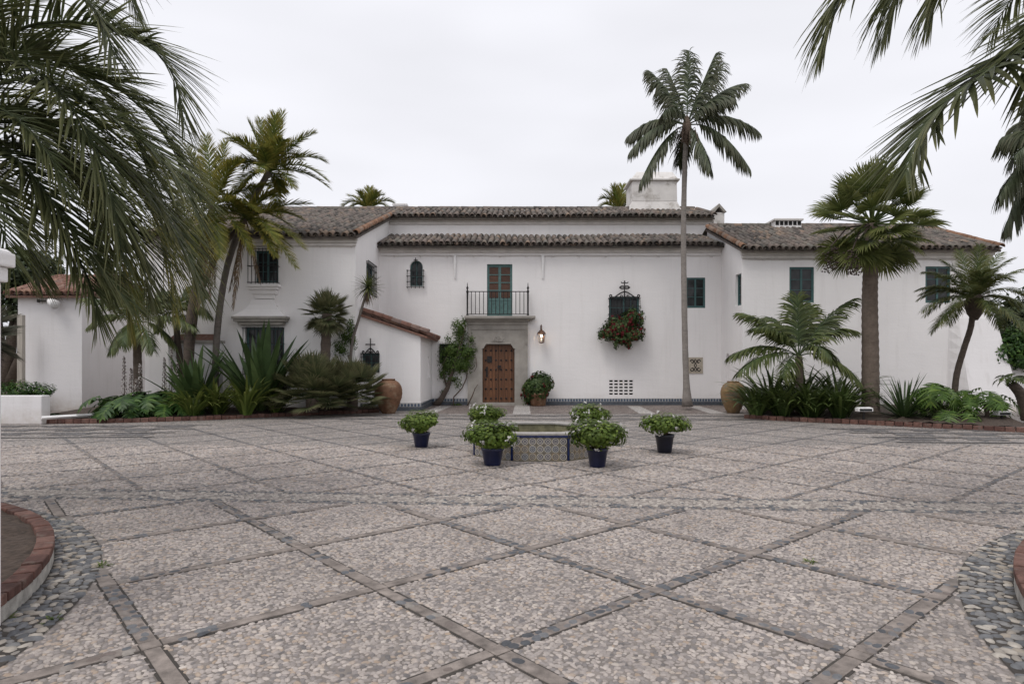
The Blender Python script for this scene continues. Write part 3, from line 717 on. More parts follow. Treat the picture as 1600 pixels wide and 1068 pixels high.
# stone surround with chamfered door head, moulded cornice slab
SPR = 0.14
def surround():
    a, b, top = U(731), U(824.5), Vv(505); da, db = U(754), U(804); dz0, dz1 = Vv(628.5), Vv(538); ch = 0.17
    ring_in = [(da, 0.0), (da, dz1 - ch), (da + ch * .35, dz1 - ch), (da + ch * .5, dz1 - ch*.45), (da + ch, dz1), (db - ch, dz1), (db - ch*.5, dz1 - ch*.45), (db - ch*.35, dz1 - ch), (db, dz1 - ch), (db, 0.0)]
    out = [(a, 0.0), (a, dz1 - ch), (a, dz1 - ch*.9), (a, dz1), (a, top), (b, top), (b, dz1), (b, dz1 - ch*.9), (b, dz1 - ch), (b, 0.0)]
    mb = MB(); n = len(out)
    vs_ = [(p[0], -SPR, p[1]) for p in out] + [(p[0], -SPR, p[1]) for p in ring_in] + [(p[0], 0.0, p[1]) for p in out] + [(p[0], 0.14, p[1]) for p in ring_in]
    fs_ = []
    for i in range(n - 1):
        fs_ += [(i, i+1, n+i+1, n+i), (i, 2*n+i, 2*n+i+1, i+1), (n+i, n+i+1, 3*n+i+1, 3*n+i)]
    mb.add(vs_, fs_)
    mb.box(da, db, -SPR - 0.06, 0.14, 0.0, dz0)                      # threshold step
    s = hb(mb.mapped(fM), 'door_surround', m_stone)
    mm = MB()   # moulding: label stop ropes and dentils
    z = Vv(513.5)
    mm.box(U(734), U(824), -SPR - 0.035, -SPR, z - 0.02, z + 0.04)
    for k in range(30):
        x = U(735) + (U(823) - U(735)) * k / 29; mm.box(x - 0.02, x + 0.02, -SPR - 0.03, -SPR, z - 0.055, z - 0.021)
    for px in (734.5, 822.5):
        mm.box(U(px) - 0.035, U(px) + 0.035, -SPR - 0.036, -SPR, Vv(537.5), z - 0.02)
        for k in range(7): zz = Vv(536) + 0.08 * k; mm.box(U(px) - 0.06, U(px) + 0.06, -SPR - 0.05, -SPR - 0.036, zz, zz + 0.035)
    # rope round the chamfered head
    mm.tube([(da - 0.04, -SPR, dz1 - ch), (da + ch*.25, -SPR, dz1 - ch*.75), (da + ch*.5, -SPR, dz1 - ch*.3), (da + ch*.9, -SPR, dz1 + 0.04), (db - ch*.9, -SPR, dz1 + 0.04), (db - ch*.5, -SPR, dz1 - ch*.3), (db - ch*.25, -SPR, dz1 - ch*.75), (db + 0.04, -SPR, dz1 - ch)], 0.028, 6)
    mm.mapped(fM).build('moulding', m_stone, s)
    cr = MB()   # small carved shield panel over the door
    cr.box(U(768), U(789), -SPR - 0.025, -SPR, Vv(534), Vv(521))
    for k in range(16):
        x = random.uniform(U(770), U(787)); zc = random.uniform(Vv(532.5), Vv(522.5)); cr.lathe([(0.05, 0.0), (0.045, 0.02), (0.0, 0.028)], 7, (0, 0, 0))
        cr.v[-21:] = [(x + v[0], -SPR - 0.025 - v[2], zc + v[1]) for v in cr.v[-21:]]
    cr.mapped(fM).build('carved_panel', m_stone, s)
    co = MB()   # cornice that carries the balcony
    for (p0, p1, w, y0, y1) in ((731, 825, 0.20, 507, 502.5), (729.5, 828, 0.30, 502.5, 500), (728, 832, 0.42, 500, 498), (727, 836, 0.50, 498, 494.6)):
        co.box(U(p0), U(p1), -w, 0.0, Vv(y0), Vv(y1))
    co.mapped(fM).build('cornice', m_stone, s)
surround()
def front_door():
    a, b, z0, z1 = U(754), U(804), Vv(628.5), Vv(538); w = 0.06
    leaf = MB().box(a, b, w + 0.02, w + 0.06, z0, z1); o = hb(leaf.mapped(fM), 'front_door', m_hole)
    n = 10
    for k in range(n):
        x0 = a + (b - a) * k / n; x1 = a + (b - a) * (k + 1) / n; g_ = 0.005 if k != n // 2 else 0.012
        MB().box(x0 + g_, x1 - 0.002, w - (0.01 if k in (4, 5) else 0), w + 0.021, z0 + 0.01, z1 - 0.005).mapped(fM).build('plank', m_door, o)
    for r_ in range(6):
        zc = z0 + (z1 - z0) * (0.07 + 0.165 * r_)
        for k in range(6):
            xc = a + (b - a) * (0.10 + 0.16 * k)
            s = MB().lathe([(0.045, 0), (0.035, 0.02), (0.0, 0.03)], 6); s.v = [(xc + v[0], w - 0.01 - v[2], zc + v[1]) for v in s.v]; s.mapped(fM).build('stud', m_iron, o)
    k_ = MB().box(U(761), U(768.5), w - 0.03, w, Vv(566), Vv(556)); k_.mapped(fM).build('door_grille', m_iron, o)
    k_ = MB().box(U(759.5), U(762), w - 0.03, w, Vv(589), Vv(573)); k_.mapped(fM).build('door_pull', m_iron, o)
    k_ = MB().tube([(U(780) + 0.045*math.cos(t), w - 0.035, Vv(574) - .02 + 0.055*math.sin(t)) for t in np.linspace(0, 6.28, 13)], 0.014, 5); k_.box(U(777.5), U(782.5), w - .03, w, Vv(574), Vv(570.5)); k_.mapped(fM).build('knocker', m_iron, o)
front_door()
def balcony():
    w0 = -0.46; zb, zt = Vv(494) + 0.05, Vv(457.5); a, b = U(731.5), U(824.5); mb = MB()
    n = 15; r = 0.013
    for k in range(1, n): x = a + (b - a) * k / n; mb.box(x - r, x + r, w0 - r, w0 + r, zb, zt)
    mb.box(a, b, w0 - 0.022, w0 + 0.022, zt - 0.012, zt + 0.018); mb.box(a, b, w0 - 0.015, w0 + 0.015, zb - 0.01, zb + 0.015)
    for x in (a, b):
        mb.box(x - 0.014, x + 0.014, w0, 0.0, zt - 0.012, zt + 0.016); mb.box(x - 0.012, x + 0.012, w0, 0.0, zb - 0.01, zb + 0.014)
        for k in range(1, 3): yy = w0 + (0 - w0) * k / 3; mb.box(x - r, x + r, yy - r, yy + r, zb, zt)
    rail = hb(mb.mapped(fM), 'balcony_railing', m_iron)
    for x in (a, b):
        MB().lathe([(0.045, 0), (0.05, 0.04), (0.035, 0.06), (0.035, 0.9), (0.05, 0.93), (0.05, 0.98), (0.022, 1.02), (0.05, 1.10), (0.02, 1.17), (0.012, 1.28), (0.0, 1.33)], 10, (x, YM + w0, zb - 0.04)).build('railing_post', m_iron, rail, smooth=True)
balcony()
# --- windows in the main front
window(fM, fl_win[0], fl_win[1], fl_win[2], fl_win[3], 0.12, 2, 2, 3)
grille(fM, U(950.5), U(998.5), Vv(516), Vv(466.5), -0.22, 9, 5, 0.018, ret=0.22, finial=False)
cross(fM, U(974.5), Vv(465.5), -0.22, 0.66, True, span=U(998) - U(974.5))
window(fM, rwin[0], rwin[1], rwin[2], rwin[3], 0.05, 2, 1, 3)
window(fM, lat[0], lat[1], lat[2], lat[3], 0.12, 2, 2, 3)
def lattice():
    mb = MB(); a, b, c, d = lat[0] - 0.02, lat[1], lat[2], lat[3]; w = -0.06
    for k in range(-9, 10):
        for sg in (-1, 1):
            pts = []
            for t in np.linspace(0, 1, 25):
                v = c + (d - c) * t; u = (a + b)/2 + k * 0.085 + sg * (t - 0.5) * (d - c)
                if a <= u <= b: pts.append((u, w + 0.006 * sg, v))
            if len(pts) > 1: mb.tube([pts[0], pts[-1]], 0.009, 4)
    for (p0, p1, q0, q1) in ((a, a + .03, c, d), (b - .03, b, c, d), (a, b, c, c + .03), (a, b, d - .03, d)): mb.box(p0, p1, w - .015, w + .015, q0, q1)
    hb(mb.mapped(fM), 'window_grille', m_iron)
lattice()
def vent_block():
    a, b, c, d = vent[:4]; mb = MB(); n = 5; o_ = MB().box(a, b, 0.09, 0.11, c, d); back = hb(o_.mapped(fM), 'vent_grid', m_hole)
    for k in range(n + 1): x = a + (b - a) * k / n; mb.box(x - 0.028, x + 0.028, 0.004, 0.088, c, d)
    for k in range(n + 1): z = c + (d - c) * k / n; mb.box(a, b, 0.007, 0.086, z - 0.03, z + 0.03)
    mb.mapped(fM).build('vent_bars', m_stucco, back)
vent_block()
def relief_panel():
    a, b, c, d = U(1074.5), U(1098), Vv(583), Vv(558); mb = MB().box(a, b, -0.03, 0.05, c, d); p = hb(mb.mapped(fM), 'pierced_panel', M_simple('ochre_stone', (0.42, 0.37, 0.30), 0.85, 0.2, 8, bmp=0.3))
    s = MB(); uc, vc = (a + b) / 2, (c + d) / 2
    for i in (-1, 1):
        for j in (-1, 1):
            s.tube([(uc + i*(0.13 + 0.085*math.cos(t)*(1 - t/9)), -0.034, vc + j*(0.15 + 0.10*math.sin(t)*(1 - t/9))) for t in np.linspace(0, 5.8, 16)], 0.018, 5)
        s.tube([(uc + i*0.05*math.sin(t*3), -0.034, vc - 0.25 + 0.5*t/3.14) for t in np.linspace(0, 3.14, 12)], 0.014, 5)
    s.mapped(fM).build('scrollwork', m_hole, p)
relief_panel()
# rain spouts and the cable under the eaves
for px in (711, 848):
    hb(MB().frustum((U(px) - 0.025, U(px) + 0.025, YM - 0.07, YM), Vv(435), (U(px) - 0.05, U(px) + 0.05, YM - 0.14, YM), Vv(400)), 'rain_spout', m_white, bevel=0.01)
def cable(name, x0, x1, Y, z):
    mb = MB(); mb.tube([(x, Y - 0.05, z + 0.008 * math.sin(x * 3)) for x in np.linspace(x0, x1, 40)], 0.014, 5)
    for x in np.arange(x0 + 0.5, x1, 1.08):
        mb.tube([(x, Y - 0.03, z), (x + 0.02, Y - 0.10, z - 0.05), (x + 0.07, Y - 0.17, z - 0.085), (x + 0.1, Y - 0.16, z - 0.06)], 0.012, 5)
    return hb(mb, 'eave_cable', m_conduit)
cable('c', XLW + .1, XRW - .05, YM, Vv(399.5)); cable('c', XRW + .2, XRE - .3, YR, ZZ(405, YR)); cable('c', XLE, XLW - .1, YL, ZZ(384, YL))
# tile band at the foot of the walls
m_band = M_simple('dark_slate_band', (0.075, 0.085, 0.10), 0.45, 0.25, 10)
m_band_lt = M_simple('pale_glazed_tile', (0.36, 0.36, 0.36), 0.3, 0.15, 10); m_band_bl = M_simple('blue_glazed_tile', (0.05, 0.08, 0.13), 0.3, 0.25, 10)
def tile_band(fn, u0, u1):
    b = hb(MB().box(u0, u1, -0.03, 0, 0, 0.15).mapped(fn), 'tile_band', m_band)
    hb(MB().box(u0, u1, -0.022, 0, 0.15, 0.29).mapped(fn), 'tile_band', m_band_lt, b)
    mb = MB(); n = max(2, int((u1 - u0) / 0.115))
    for k in range(n):
        u = u0 + (u1 - u0) * (k + 0.5) / n; s = 0.036
        mb.add([(u - s, -0.026, 0.165), (u + s, -0.026, 0.165), (u + s, -0.026, 0.235), (u, -0.026, 0.272), (u - s, -0.026, 0.235)], [(0, 1, 2, 3, 4)])
    mb.mapped(fn).build('blue_tiles', m_band_bl, b)
tile_band(fM, XTO, U(731)); tile_band(fM, U(824.5), XRW)
# --- lean-to
U2 = lambda px: XX(px, YT); V2 = lambda py: ZZ(py, YT)
fT = f_front(YT)
RT0, RT1 = 3.42, 2.70                     # wall-top heights, high side and low side
lw = (U2(566), U2(593), V2(581), V2(552), 0.2)
def lean_top(mb):
    mb.add([(XLW, 0, RT1), (XTO, 0, RT1), (XLW, 0, RT0)], [(0, 1, 2)])
wall('lean_to_wall', fT, XLW, XTO, 0, RT1, [lw], extra=lean_top)
niche = (YM - 1.25, YM - 0.75, 1.15, 1.98, 0.22)
wall('lean_to_wall', f_px(XTO), YT, YM, 0, RT1, [niche])
hb(MB().box(niche[0], niche[1], 0.2, 0.22, niche[2], niche[3]).mapped(f_px(XTO)), 'niche_back', m_stucco)
window(fT, lw[0], lw[1], lw[2], lw[3], 0.14, 2, 1, 2)
grille(fT, lw[0] - .02, lw[1] - .02, lw[2], lw[3], -0.08, 7, 6, 0.018, ret=0.08, finial=False)
cross(fT, (lw[0] + lw[1]) / 2, lw[3], -0.08, 0.52, False, span=0.28)
tile_band(fT, XLW, XTO); tile_band(f_px(XTO), YT, YM)
# --- left wing
U3 = lambda px: XX(px, YL); V3 = lambda py: ZZ(py, YL)
fL = f_front(YL)
lu = (U3(399), U3(435), V3(442), V3(391), 0.2); ll = (U3(383), U3(444), V3(612), V3(511), 0.2)
wall('wing_wall', fL, XLE, XLW, 0, 6.1, [lu, ll])
def lside(mb):
    mb.add([(YL, 0, 6.1), (28.6, 0, 6.1), (28.6, 0, 6.1 + 0.333 * (28.6 - YL)), ], [(0, 1, 2)])
sw = (24.0, 25.45, 4.35, 5.55, 0.2)
wall('wing_wall', f_px(XLW), YL, 28.6, 0, 6.1, [sw], extra=lside)
window(f_px(XLW), sw[0], sw[1], sw[2], sw[3], 0.14, 2, 2, 3)
grille(f_px(XLW), sw[0], sw[1], sw[2], sw[3], -0.08, 8, 6, 0.018, ret=0.1)
window(fL, lu[0], lu[1], lu[2], lu[3], 0.14, 2, 2, 3); window(fL, ll[0], ll[1], ll[2], ll[3], 0.14, 2, 2, 4)
grille(fL, U3(391.5), U3(436.5), V3(442), V3(391), -0.22, 9, 3, 0.018, ret=0.22)
grille(fL, U3(383), U3(444), V3(608), V3(513), -0.18, 11, 5, 0.018, ret=0.2)
def mould(fn, steps, name, mat=None):
    mb = MB()
    for (u0, u1, w, v0, v1) in steps: mb.box(u0, u1, -w, 0.0, v0, v1)
    return hb(mb.mapped(fn), name, mat or m_stucco, bevel=0.012)
mould(fL, [(U3(388), U3(440), .30, V3(449), V3(445)), (U3(391), U3(437), .22, V3(453), V3(449)), (U3(396), U3(434), .14, V3(460), V3(453)), (U3(399), U3(431), .08, V3(467), V3(460))], 'window_sill')
mould(fL, [(U3(396), U3(434), .05, V3(479.5), V3(477.5)), (U3(389), U3(438), .07, V3(388.5), V3(386))], 'window_moulding', m_trim)
mould(fL, [(U3(369), U3(453), .42, V3(499), V3(495)), (U3(371), U3(451), .36, V3(503), V3(499)), (U3(376), U3(446), .26, V3(508), V3(503))], 'window_hood', m_stone)
def hood():
    mb = MB(); prev = None
    prof = [(0.0, 0.40, 370, 452), (0.12, 0.26, 377, 445), (0.25, 0.16, 385, 437), (0.42, 0.10, 391, 431), (0.60, 0.07, 394, 428)]
    for k in range(len(prof) - 1):
        h0, w0, a0, b0 = prof[k]; h1, w1, a1, b1 = prof[k + 1]; z = V3(495)
        mb.add([(U3(a0), -w0, z + h0), (U3(b0), -w0, z + h0), (U3(b0), 0, z + h0), (U3(a0), 0, z + h0), (U3(a1), -w1, z + h1), (U3(b1), -w1, z + h1), (U3(b1), 0, z + h1), (U3(a1), 0, z + h1)],
               [(0, 1, 5, 4), (1, 2, 6, 5), (3, 0, 4, 7)] + ([(4, 5, 6, 7)] if k == len(prof) - 2 else []))
    hb(mb.mapped(fL), 'window_hood', m_stucco)
hood()
# --- right wing
U4 = lambda px: XX(px, YR); V4 = lambda py: ZZ(py, YR)
fR = f_front(YR)
r1 = (U4(1233.5), U4(1272), V4(472.5), V4(417), 0.14); r2 = (U4(1446), U4(1485), V4(473), V4(416), 0.14)
wall('wing_wall', fR, XRW, XRE, 0, 5.95, [r1, r2])
RS = 0.385
def rside(mb): mb.add([(YR, 0, 5.95), (28.2, 0, 5.95), (28.2, 0, 5.95 + RS * (28.2 - YR))], [(0, 1, 2)])
sw2 = (24.0, 24.62, 3.9, 5.1, 0.16); nic = (25.28, 25.72, 0.7, 2.12, 0.25, True)
wall('wing_wall', f_mx(XRW), YR, 28.2, 0, 5.95, [sw2, nic], extra=rside)
wall('wing_wall', f_px(XRE), YR, 28.2, 0, 5.95, [], extra=rside)
hb(MB().box(nic[0], nic[1], 0.24, 0.26, nic[2], nic[3]).mapped(f_mx(XRW)), 'niche_back', m_stucco2)
window(f_mx(XRW), sw2[0], sw2[1], sw2[2], sw2[3], 0.12, 1, 1, 3)
window(fR, r1[0], r1[1], r1[2], r1[3], 0.06, 2, 1, 3); window(fR, r2[0], r2[1], r2[2], r2[3], 0.06, 2, 1, 3)
tile_band(f_mx(XRW), YR, YM)
def buttress():
    mb = MB(); x0, x1 = U4(1478), XRE; n = 10; vs_ = []; fs_ = []
    for k in range(n + 1):
        t = k / n; z = 3.75 * (1 - t); d = 0.10 + 0.95 * t ** 1.15; ex = 0.05 + 0.42 * t
        if k == 0: d, ex = 0.0, 0.0
        xl = x0 + (0.12 if k else 0.3) - 0.12 * t
        vs_ += [(xl, YR, z), (xl + 0.25, YR - d, z), (x1 + ex, YR - d, z), (x1 + ex, YR + 0.5, z)]
    for k in range(n):
        for q in range(3): fs_.append((4*k+q, 4*k+q+1, 4*k+q+5, 4*k+q+4))
    hb(mb.add(vs_, fs_), 'buttress', m_stucco2, smooth=False)
buttress()
# --- upper storey set back
YU = 28.5
wall('upper_wall', f_front(YU), XLW, 8.83, 6.9, 8.3, [])
wall('upper_wall', f_px(8.83), YU, 33.5, 6.9, 8.3, [], extra=lambda mb: mb.add([(YU, 0, 8.3), (33.5, 0, 8.3), (31, 0, 9.05)], [(0, 1, 2)]))
hb(MB().box(XLE, XRE, 34.0, 34.2, 0, 7.6), 'rear_wall', m_stucco)
hb(MB().box(XLE - 0.2, XLE, YL + 0.01, 34.0, 0, 6.4), 'wing_wall', m_stucco)
# --- cornices
def cornice(x0, x1, Y, z, ov=0.22):
    mb = MB(); mb.box(x0, x1, Y - ov * 0.45, Y - 0.001, z - 0.24, z - 0.13); mb.box(x0 - 0.03, x1 + 0.03, Y - ov * 0.75, Y - 0.001, z - 0.13, z - 0.045); mb.box(x0 - 0.06, x1 + 0.06, Y - ov, Y - 0.001, z - 0.045, z + 0.03)
    return hb(mb, 'eave_cornice', m_trim, bevel=0.015)
cornice(XLW + 0.02, XRW - 0.02, YM, 6.50); cornice(XLE, XLW + .04, YL, 6.02); cornice(XRW - .04, XRE + .05, YR, 5.86); cornice(XLW + .02, 8.86, YU, 8.14, 0.16)

# ------------------------------------------------------------------ barrel tile roofs
def tile_mesh(name, mat, ln=0.46, r0=0.118, r1=0.092, seg=7, th=0.022, flip=False, sag=0.0):
    vs_ = []; 
    for y, r in ((0.0, r0), (ln, r1)):
        for rr in (r, r - th):
            for k in range(seg + 1):
                a = math.pi * k / seg
                vs_.append((rr * math.cos(a) * 1.02, y, (rr * math.sin(a)) * (-1 if flip else 1.18)))
    n = seg + 1; fs_ = []
    for k in range(seg):
        fs_ += [(k, k+1, 2*n+k+1, 2*n+k), (n+k+1, n+k, 3*n+k, 3*n+k+1), (k+1, k, n+k, n+k+1)]
    m_ = MB().add(vs_, fs_); return m_
def tile_roof(name, origin, ux, us, Le, Ls, mat, limit=300, pitch=0.248, row=0.36, parent=None, deck_mat=None, rag=1.0):
    ux, us, origin = Vector(ux).normalized(), Vector(us).normalized(), Vector(origin); un = ux.cross(us).normalized()
    d = MB(); c = [origin, origin + ux * Le, origin + ux * Le + us * Ls, origin + us * Ls]
    d.add([p - un * 0.05 for p in c] + [p - un * 0.13 for p in c], [(0, 1, 2, 3), (7, 6, 5, 4), (0, 4, 5, 1), (1, 5, 6, 2), (2, 6, 7, 3), (3, 7, 4, 0)])
    roof = hb(d, name, deck_mat or mat)
    base = Matrix((( ux.x, us.x, un.x, 0), (ux.y, us.y, un.y, 0), (ux.z, us.z, un.z, 0), (0, 0, 0, 1)))
    nc = int(Le / pitch); nrw = int(math.ceil(Ls / row))
    cover = [tile_mesh('roof_tile', mat, r0=0.112 + 0.007*i, r1=0.090).mesh('roof_tile', mat, True) for i in range(3)]
    tv = [np.array(tile_mesh('t', mat).v), tile_mesh('t', mat).f]
    pv = [np.array(tile_mesh('t', mat, flip=True).v), tile_mesh('t', mat, flip=True).f]
    Bm = np.array(base)[:3, :3]; rest_v, rest_f, cnt = [], [], 0
    def emit(tmpl, x, y, z, rz, rx, sc):
        nonlocal cnt
        V_ = tmpl[0] * sc; cz, sz = math.cos(rz), math.sin(rz); cx, sx = math.cos(rx), math.sin(rx)
        V_ = np.stack([V_[:, 0], V_[:, 1]*cx - V_[:, 2]*sx, V_[:, 1]*sx + V_[:, 2]*cx], -1)
        V_ = np.stack([V_[:, 0]*cz - V_[:, 1]*sz, V_[:, 0]*sz + V_[:, 1]*cz, V_[:, 2]], -1) + np.array([x, y, z])
        rest_v.append(V_ @ Bm.T + np.array(origin)); rest_f.append(np.array(tmpl[1]) + cnt); cnt += len(V_)
    sagp = random.uniform(0, 6)
    for r_ in range(nrw):
        for c_ in range(nc):
            x = (c_ + 0.5) * pitch + random.uniform(-.012, .012); y = r_ * row - (0.06 if r_ == 0 else 0) + random.uniform(-.022, .022) * rag
            if y > Ls - 0.1: continue
            z = 0.02 * math.sin(x * 0.7 + sagp) + random.uniform(-.012, .012); rz = random.uniform(-.07, .07) * rag; rx = 0.085 + random.uniform(-.035, .035)
            lnf = min(1.0, (Ls - y) / 0.42 + 0.02)
            emit(pv, x + pitch / 2, y + 0.02, z + 0.055, rz * .5, 0.04, np.array([0.95, lnf, 0.75]))
            if r_ * nc + c_ < limit:
                o = bpy.data.objects.new('roof_tile', cover[random.randrange(3)]); link(o, roof)
                o.matrix_local = Matrix.Translation(origin + ux * x + us * y + un * z) @ base @ Matrix.Rotation(rz, 4, 'Z') @ Matrix.Rotation(rx, 4, 'X') @ Matrix.Diagonal((1, lnf, 1, 1))
            else: emit(tv, x, y, z, rz, rx, np.array([1, lnf, 1]))
    # tiles are quads throughout
    st = obj('roof_tiles', mesh_np('roof_tiles', np.concatenate(rest_v), np.concatenate(rest_f), mat, smooth=True), roof); tag(st, kind='stuff')
    return roof, origin, ux, us, un
def verge(roof, p0, p1, mat, n=None, r=1.0, up=Vector((0, 0, 1))):
    """a single line of barrel tiles from p0 (low) up to p1"""
    p0, p1 = Vector(p0), Vector(p1); d = (p1 - p0); L = d.length; us = d.normalized(); ux = us.cross(up).normalized(); un = ux.cross(us)
    base = Matrix(((ux.x, us.x, un.x, 0), (ux.y, us.y, un.y, 0), (ux.z, us.z, un.z, 0), (0, 0, 0, 1)))
    me = tile_mesh('roof_tile', mat).mesh('roof_tile', mat, True)
    for k in range(int(L / 0.35)):
        o = bpy.data.objects.new('roof_tile', me); link(o, roof)
        o.matrix_local = Matrix.Translation(p0 + us * (k * 0.35) + un * random.uniform(-.005, .01)) @ base @ Matrix.Rotation(random.uniform(-.05, .05), 4, 'Z') @ Matrix.Rotation(0.05, 4, 'X') @ Matrix.Diagonal((r, 1, r, 1))
def slope(s): return (0, 1 / math.hypot(1, s), s / math.hypot(1, s))
S1 = 0.333
zl0 = 6.10; yl0 = 21.95
rf, *_ = tile_roof('wing_roof', (XLE - .2, yl0, zl0), (1, 0, 0), slope(S1), XLW + 0.12 - XLE + .2, (31.05 - yl0) * math.hypot(1, S1), m_tile)
verge(rf, (XLW + 0.10, yl0 - .03, zl0 + .06), (XLW + 0.10, 28.3, zl0 + .06 + S1 * (28.3 - yl0)), m_tile_rake)
zu0 = zl0 + S1 * (28.2 - yl0)
ru, *_ = tile_roof('upper_roof', (XLW + 0.12, 28.2, zu0), (1, 0, 0), slope(S1), 8.95 - XLW - .12, (31.05 - 28.2) * math.hypot(1, S1), m_tile)
verge(ru, (8.92, 28.18, zu0 + .06), (8.92, 31, zu0 + .06 + S1 * 2.8), m_tile)
zr = zl0 + S1 * (31.05 - yl0)
hb(MB().add([(XLE - .2, 31.05, zr), (8.95, 31.05, zr), (8.95, 34.4, zr - 1.2), (XLE - .2, 34.4, zr - 1.2)], [(0, 1, 2, 3)]), 'rear_roof', m_tile)
verge(ru, (XLE, 31.05, zr + .05), (8.9, 31.05, zr + .05), m_tile, r=1.15)
S2 = 0.32
rl, *_ = tile_roof('lower_roof', (XLW + 0.0, 25.9, 6.52), (1, 0, 0), slope(S2), XRW - XLW, (28.5 - 25.9) * math.hypot(1, S2), m_tile)
rr_, *_ = tile_roof('wing_roof', (XRW - .15, 23.52, 5.93), (1, 0, 0), slope(RS), XRE + .25 - XRW + .15 - .1, (27.9 - 23.52) * math.hypot(1, RS), m_tile)
for xx in (XRW - 0.1, XRE + 0.12): verge(rr_, (xx, 23.48, 5.97), (xx, 27.9, 5.97 + RS * 4.4), m_tile_rake)
zrr = 5.93 + RS * (27.9 - 23.52)
verge(rr_, (XRW, 27.9, zrr + .05), (XRE + .1, 27.9, zrr + .05), m_tile, r=1.15)
hb(MB().add([(XRW - .15, 27.9, zrr), (XRE + .15, 27.9, zrr), (XRE + .15, 34.2, zrr - 2.0), (XRW - .15, 34.2, zrr - 2.0)], [(0, 1, 2, 3)]), 'rear_roof', m_tile)
# lean-to roof falls towards +X
sl = (RT0 - RT1) / (XTO - XLW)
n_ = math.hypot(1, sl)
rt, *_ = tile_roof('lean_to_roof', (XTO + 0.28, YT - 0.12, RT1 + 0.12 - 0.28 * sl), (0, 1, 0), (-1 / n_, 0, sl / n_), YM - YT + 0.1, (XTO + .28 - XLW) * n_, m_tile_red)
verge(rt, (XTO + 0.30, YT - 0.06, RT1 + 0.17 - 0.28 * sl), (XLW + .05, YT - 0.06, RT0 + 0.17), m_tile_red, r=1.1)
hb(MB().add([(XLW, YT - 0.1, RT0 + 0.1), (XTO + .22, YT - 0.1, RT1 + 0.06 - .22*sl), (XTO + .22, YT - 0.1, RT1 - 0.02 - .22*sl), (XLW, YT - 0.1, RT0 - 0.02),
             (XLW, YT, RT0 + 0.1), (XTO + .22, YT, RT1 + 0.06 - .22*sl), (XTO + .22, YT, RT1 - 0.02 - .22*sl), (XLW, YT, RT0 - 0.02)], [(0, 1, 2, 3), (3, 2, 6, 7), (1, 5, 6, 2), (0, 4, 5, 1)]), 'roof_edge', m_tile_red)

# ------------------------------------------------------------------ chimneys
def big_chimney():
    Yc = 31.0; s = Yc / 1000
    x0, x1 = XX(985, Yc), XX(1055, Yc); mb = MB(); d0, d1 = 30.6, 32.2; z0, z1, z2 = ZZ(338, Yc), ZZ(318, Yc), ZZ(286, Yc)
    mb.frustum((x0 - .22, x1 + .25, d0 - .2, d1 + .2), z0, (x0, x1, d0, d1), z1)
    mb.frustum((x0, x1, d0, d1), z1, (x0 + .02, x1 - .02, d0, d1), z2)
    o = hb(mb, 'chimney', m_ochre, bevel=0.03)
    c = MB(); zb = z2 + 0.001; c.box(x0 - .12, x1 + .1, d0 - .1, d1 + .1, zb, zb + 0.09)
    c.frustum((x0 - .03, x1 + .03, d0 - .02, d1 + .02), zb + .091, (x0 + .32, x1 - .12, d0 + .45, d1 - .45), ZZ(268, Yc))
    c2 = c.build('chimney_cap', m_ochre, o, bevel=0.03)
big_chimney()
def small_chimney():
    Yc = 29.5; x0, x1 = XX(1112, Yc), XX(1127, Yc); mb = MB(); zb, ze, zt = 7.2, ZZ(334, Yc), ZZ(321, Yc)
    mb.box(x0, x1 + .05, 29.2, 30.2, zb, ze)
    o = hb(mb, 'chimney', m_ochre, bevel=0.02)
    c = MB(); xm = (x0 + x1) / 2; y0, y1 = 29.1, 30.3
    for sg in (-1, 1):
        xo = xm + sg * 0.34; c.add([(xo, y0, ze), (xo - sg*.14, y0, ze), (xm - sg*0.0, y0, zt - .14), (xm, y0, zt), (xo, y1, ze), (xo - sg*.14, y1, ze), (xm, y1, zt - .14), (xm, y1, zt)],
                                   [(0, 1, 2, 3), (4, 7, 6, 5), (0, 3, 7, 4), (1, 5, 6, 2), (0, 4, 5, 1)])
    c.build('chimney_cap', m_stone, o)
small_chimney()
def vent_chimney():
    Yc = 27.6; x0, x1 = XX(1208, Yc), XX(1249, Yc); zb, z1 = 7.1, ZZ(346, Yc); d0, d1 = 27.4, 28.2
    o = hb(MB().box(x0, x1, d0, d1, zb, z1), 'chimney', m_stucco, bevel=0.015)
    mb = MB(); n = 6
    for k in range(n): x = x0 + (x1 - x0) * (k + 0.5) / n; mb.box(x - .07, x + .07, d0 - 0.012, d0 + .02, z1 - .20, z1 - .03)
    mb.build('vent_holes', m_hole, o)
    MB().box(x0 - .06, x1 + .06, d0 - .08, d1 + .08, z1, z1 + .07).frustum((x0 - .03, x1 + .03, d0 - .04, d1 + .04), z1 + .07, (x0 + .1, x1 - .1, d0 + .2, d1 - .2), z1 + .14).build('chimney_cap', m_ochre, o)
vent_chimney()
Yc = 32.5; hb(MB().box(XX(614, Yc), XX(635, Yc), Yc, Yc + .8, 7.8, ZZ(319, Yc)).box(XX(613, Yc), XX(636, Yc), Yc - .03, Yc + .83, ZZ(320.5, Yc), ZZ(318, Yc)), 'chimney', m_stucco)
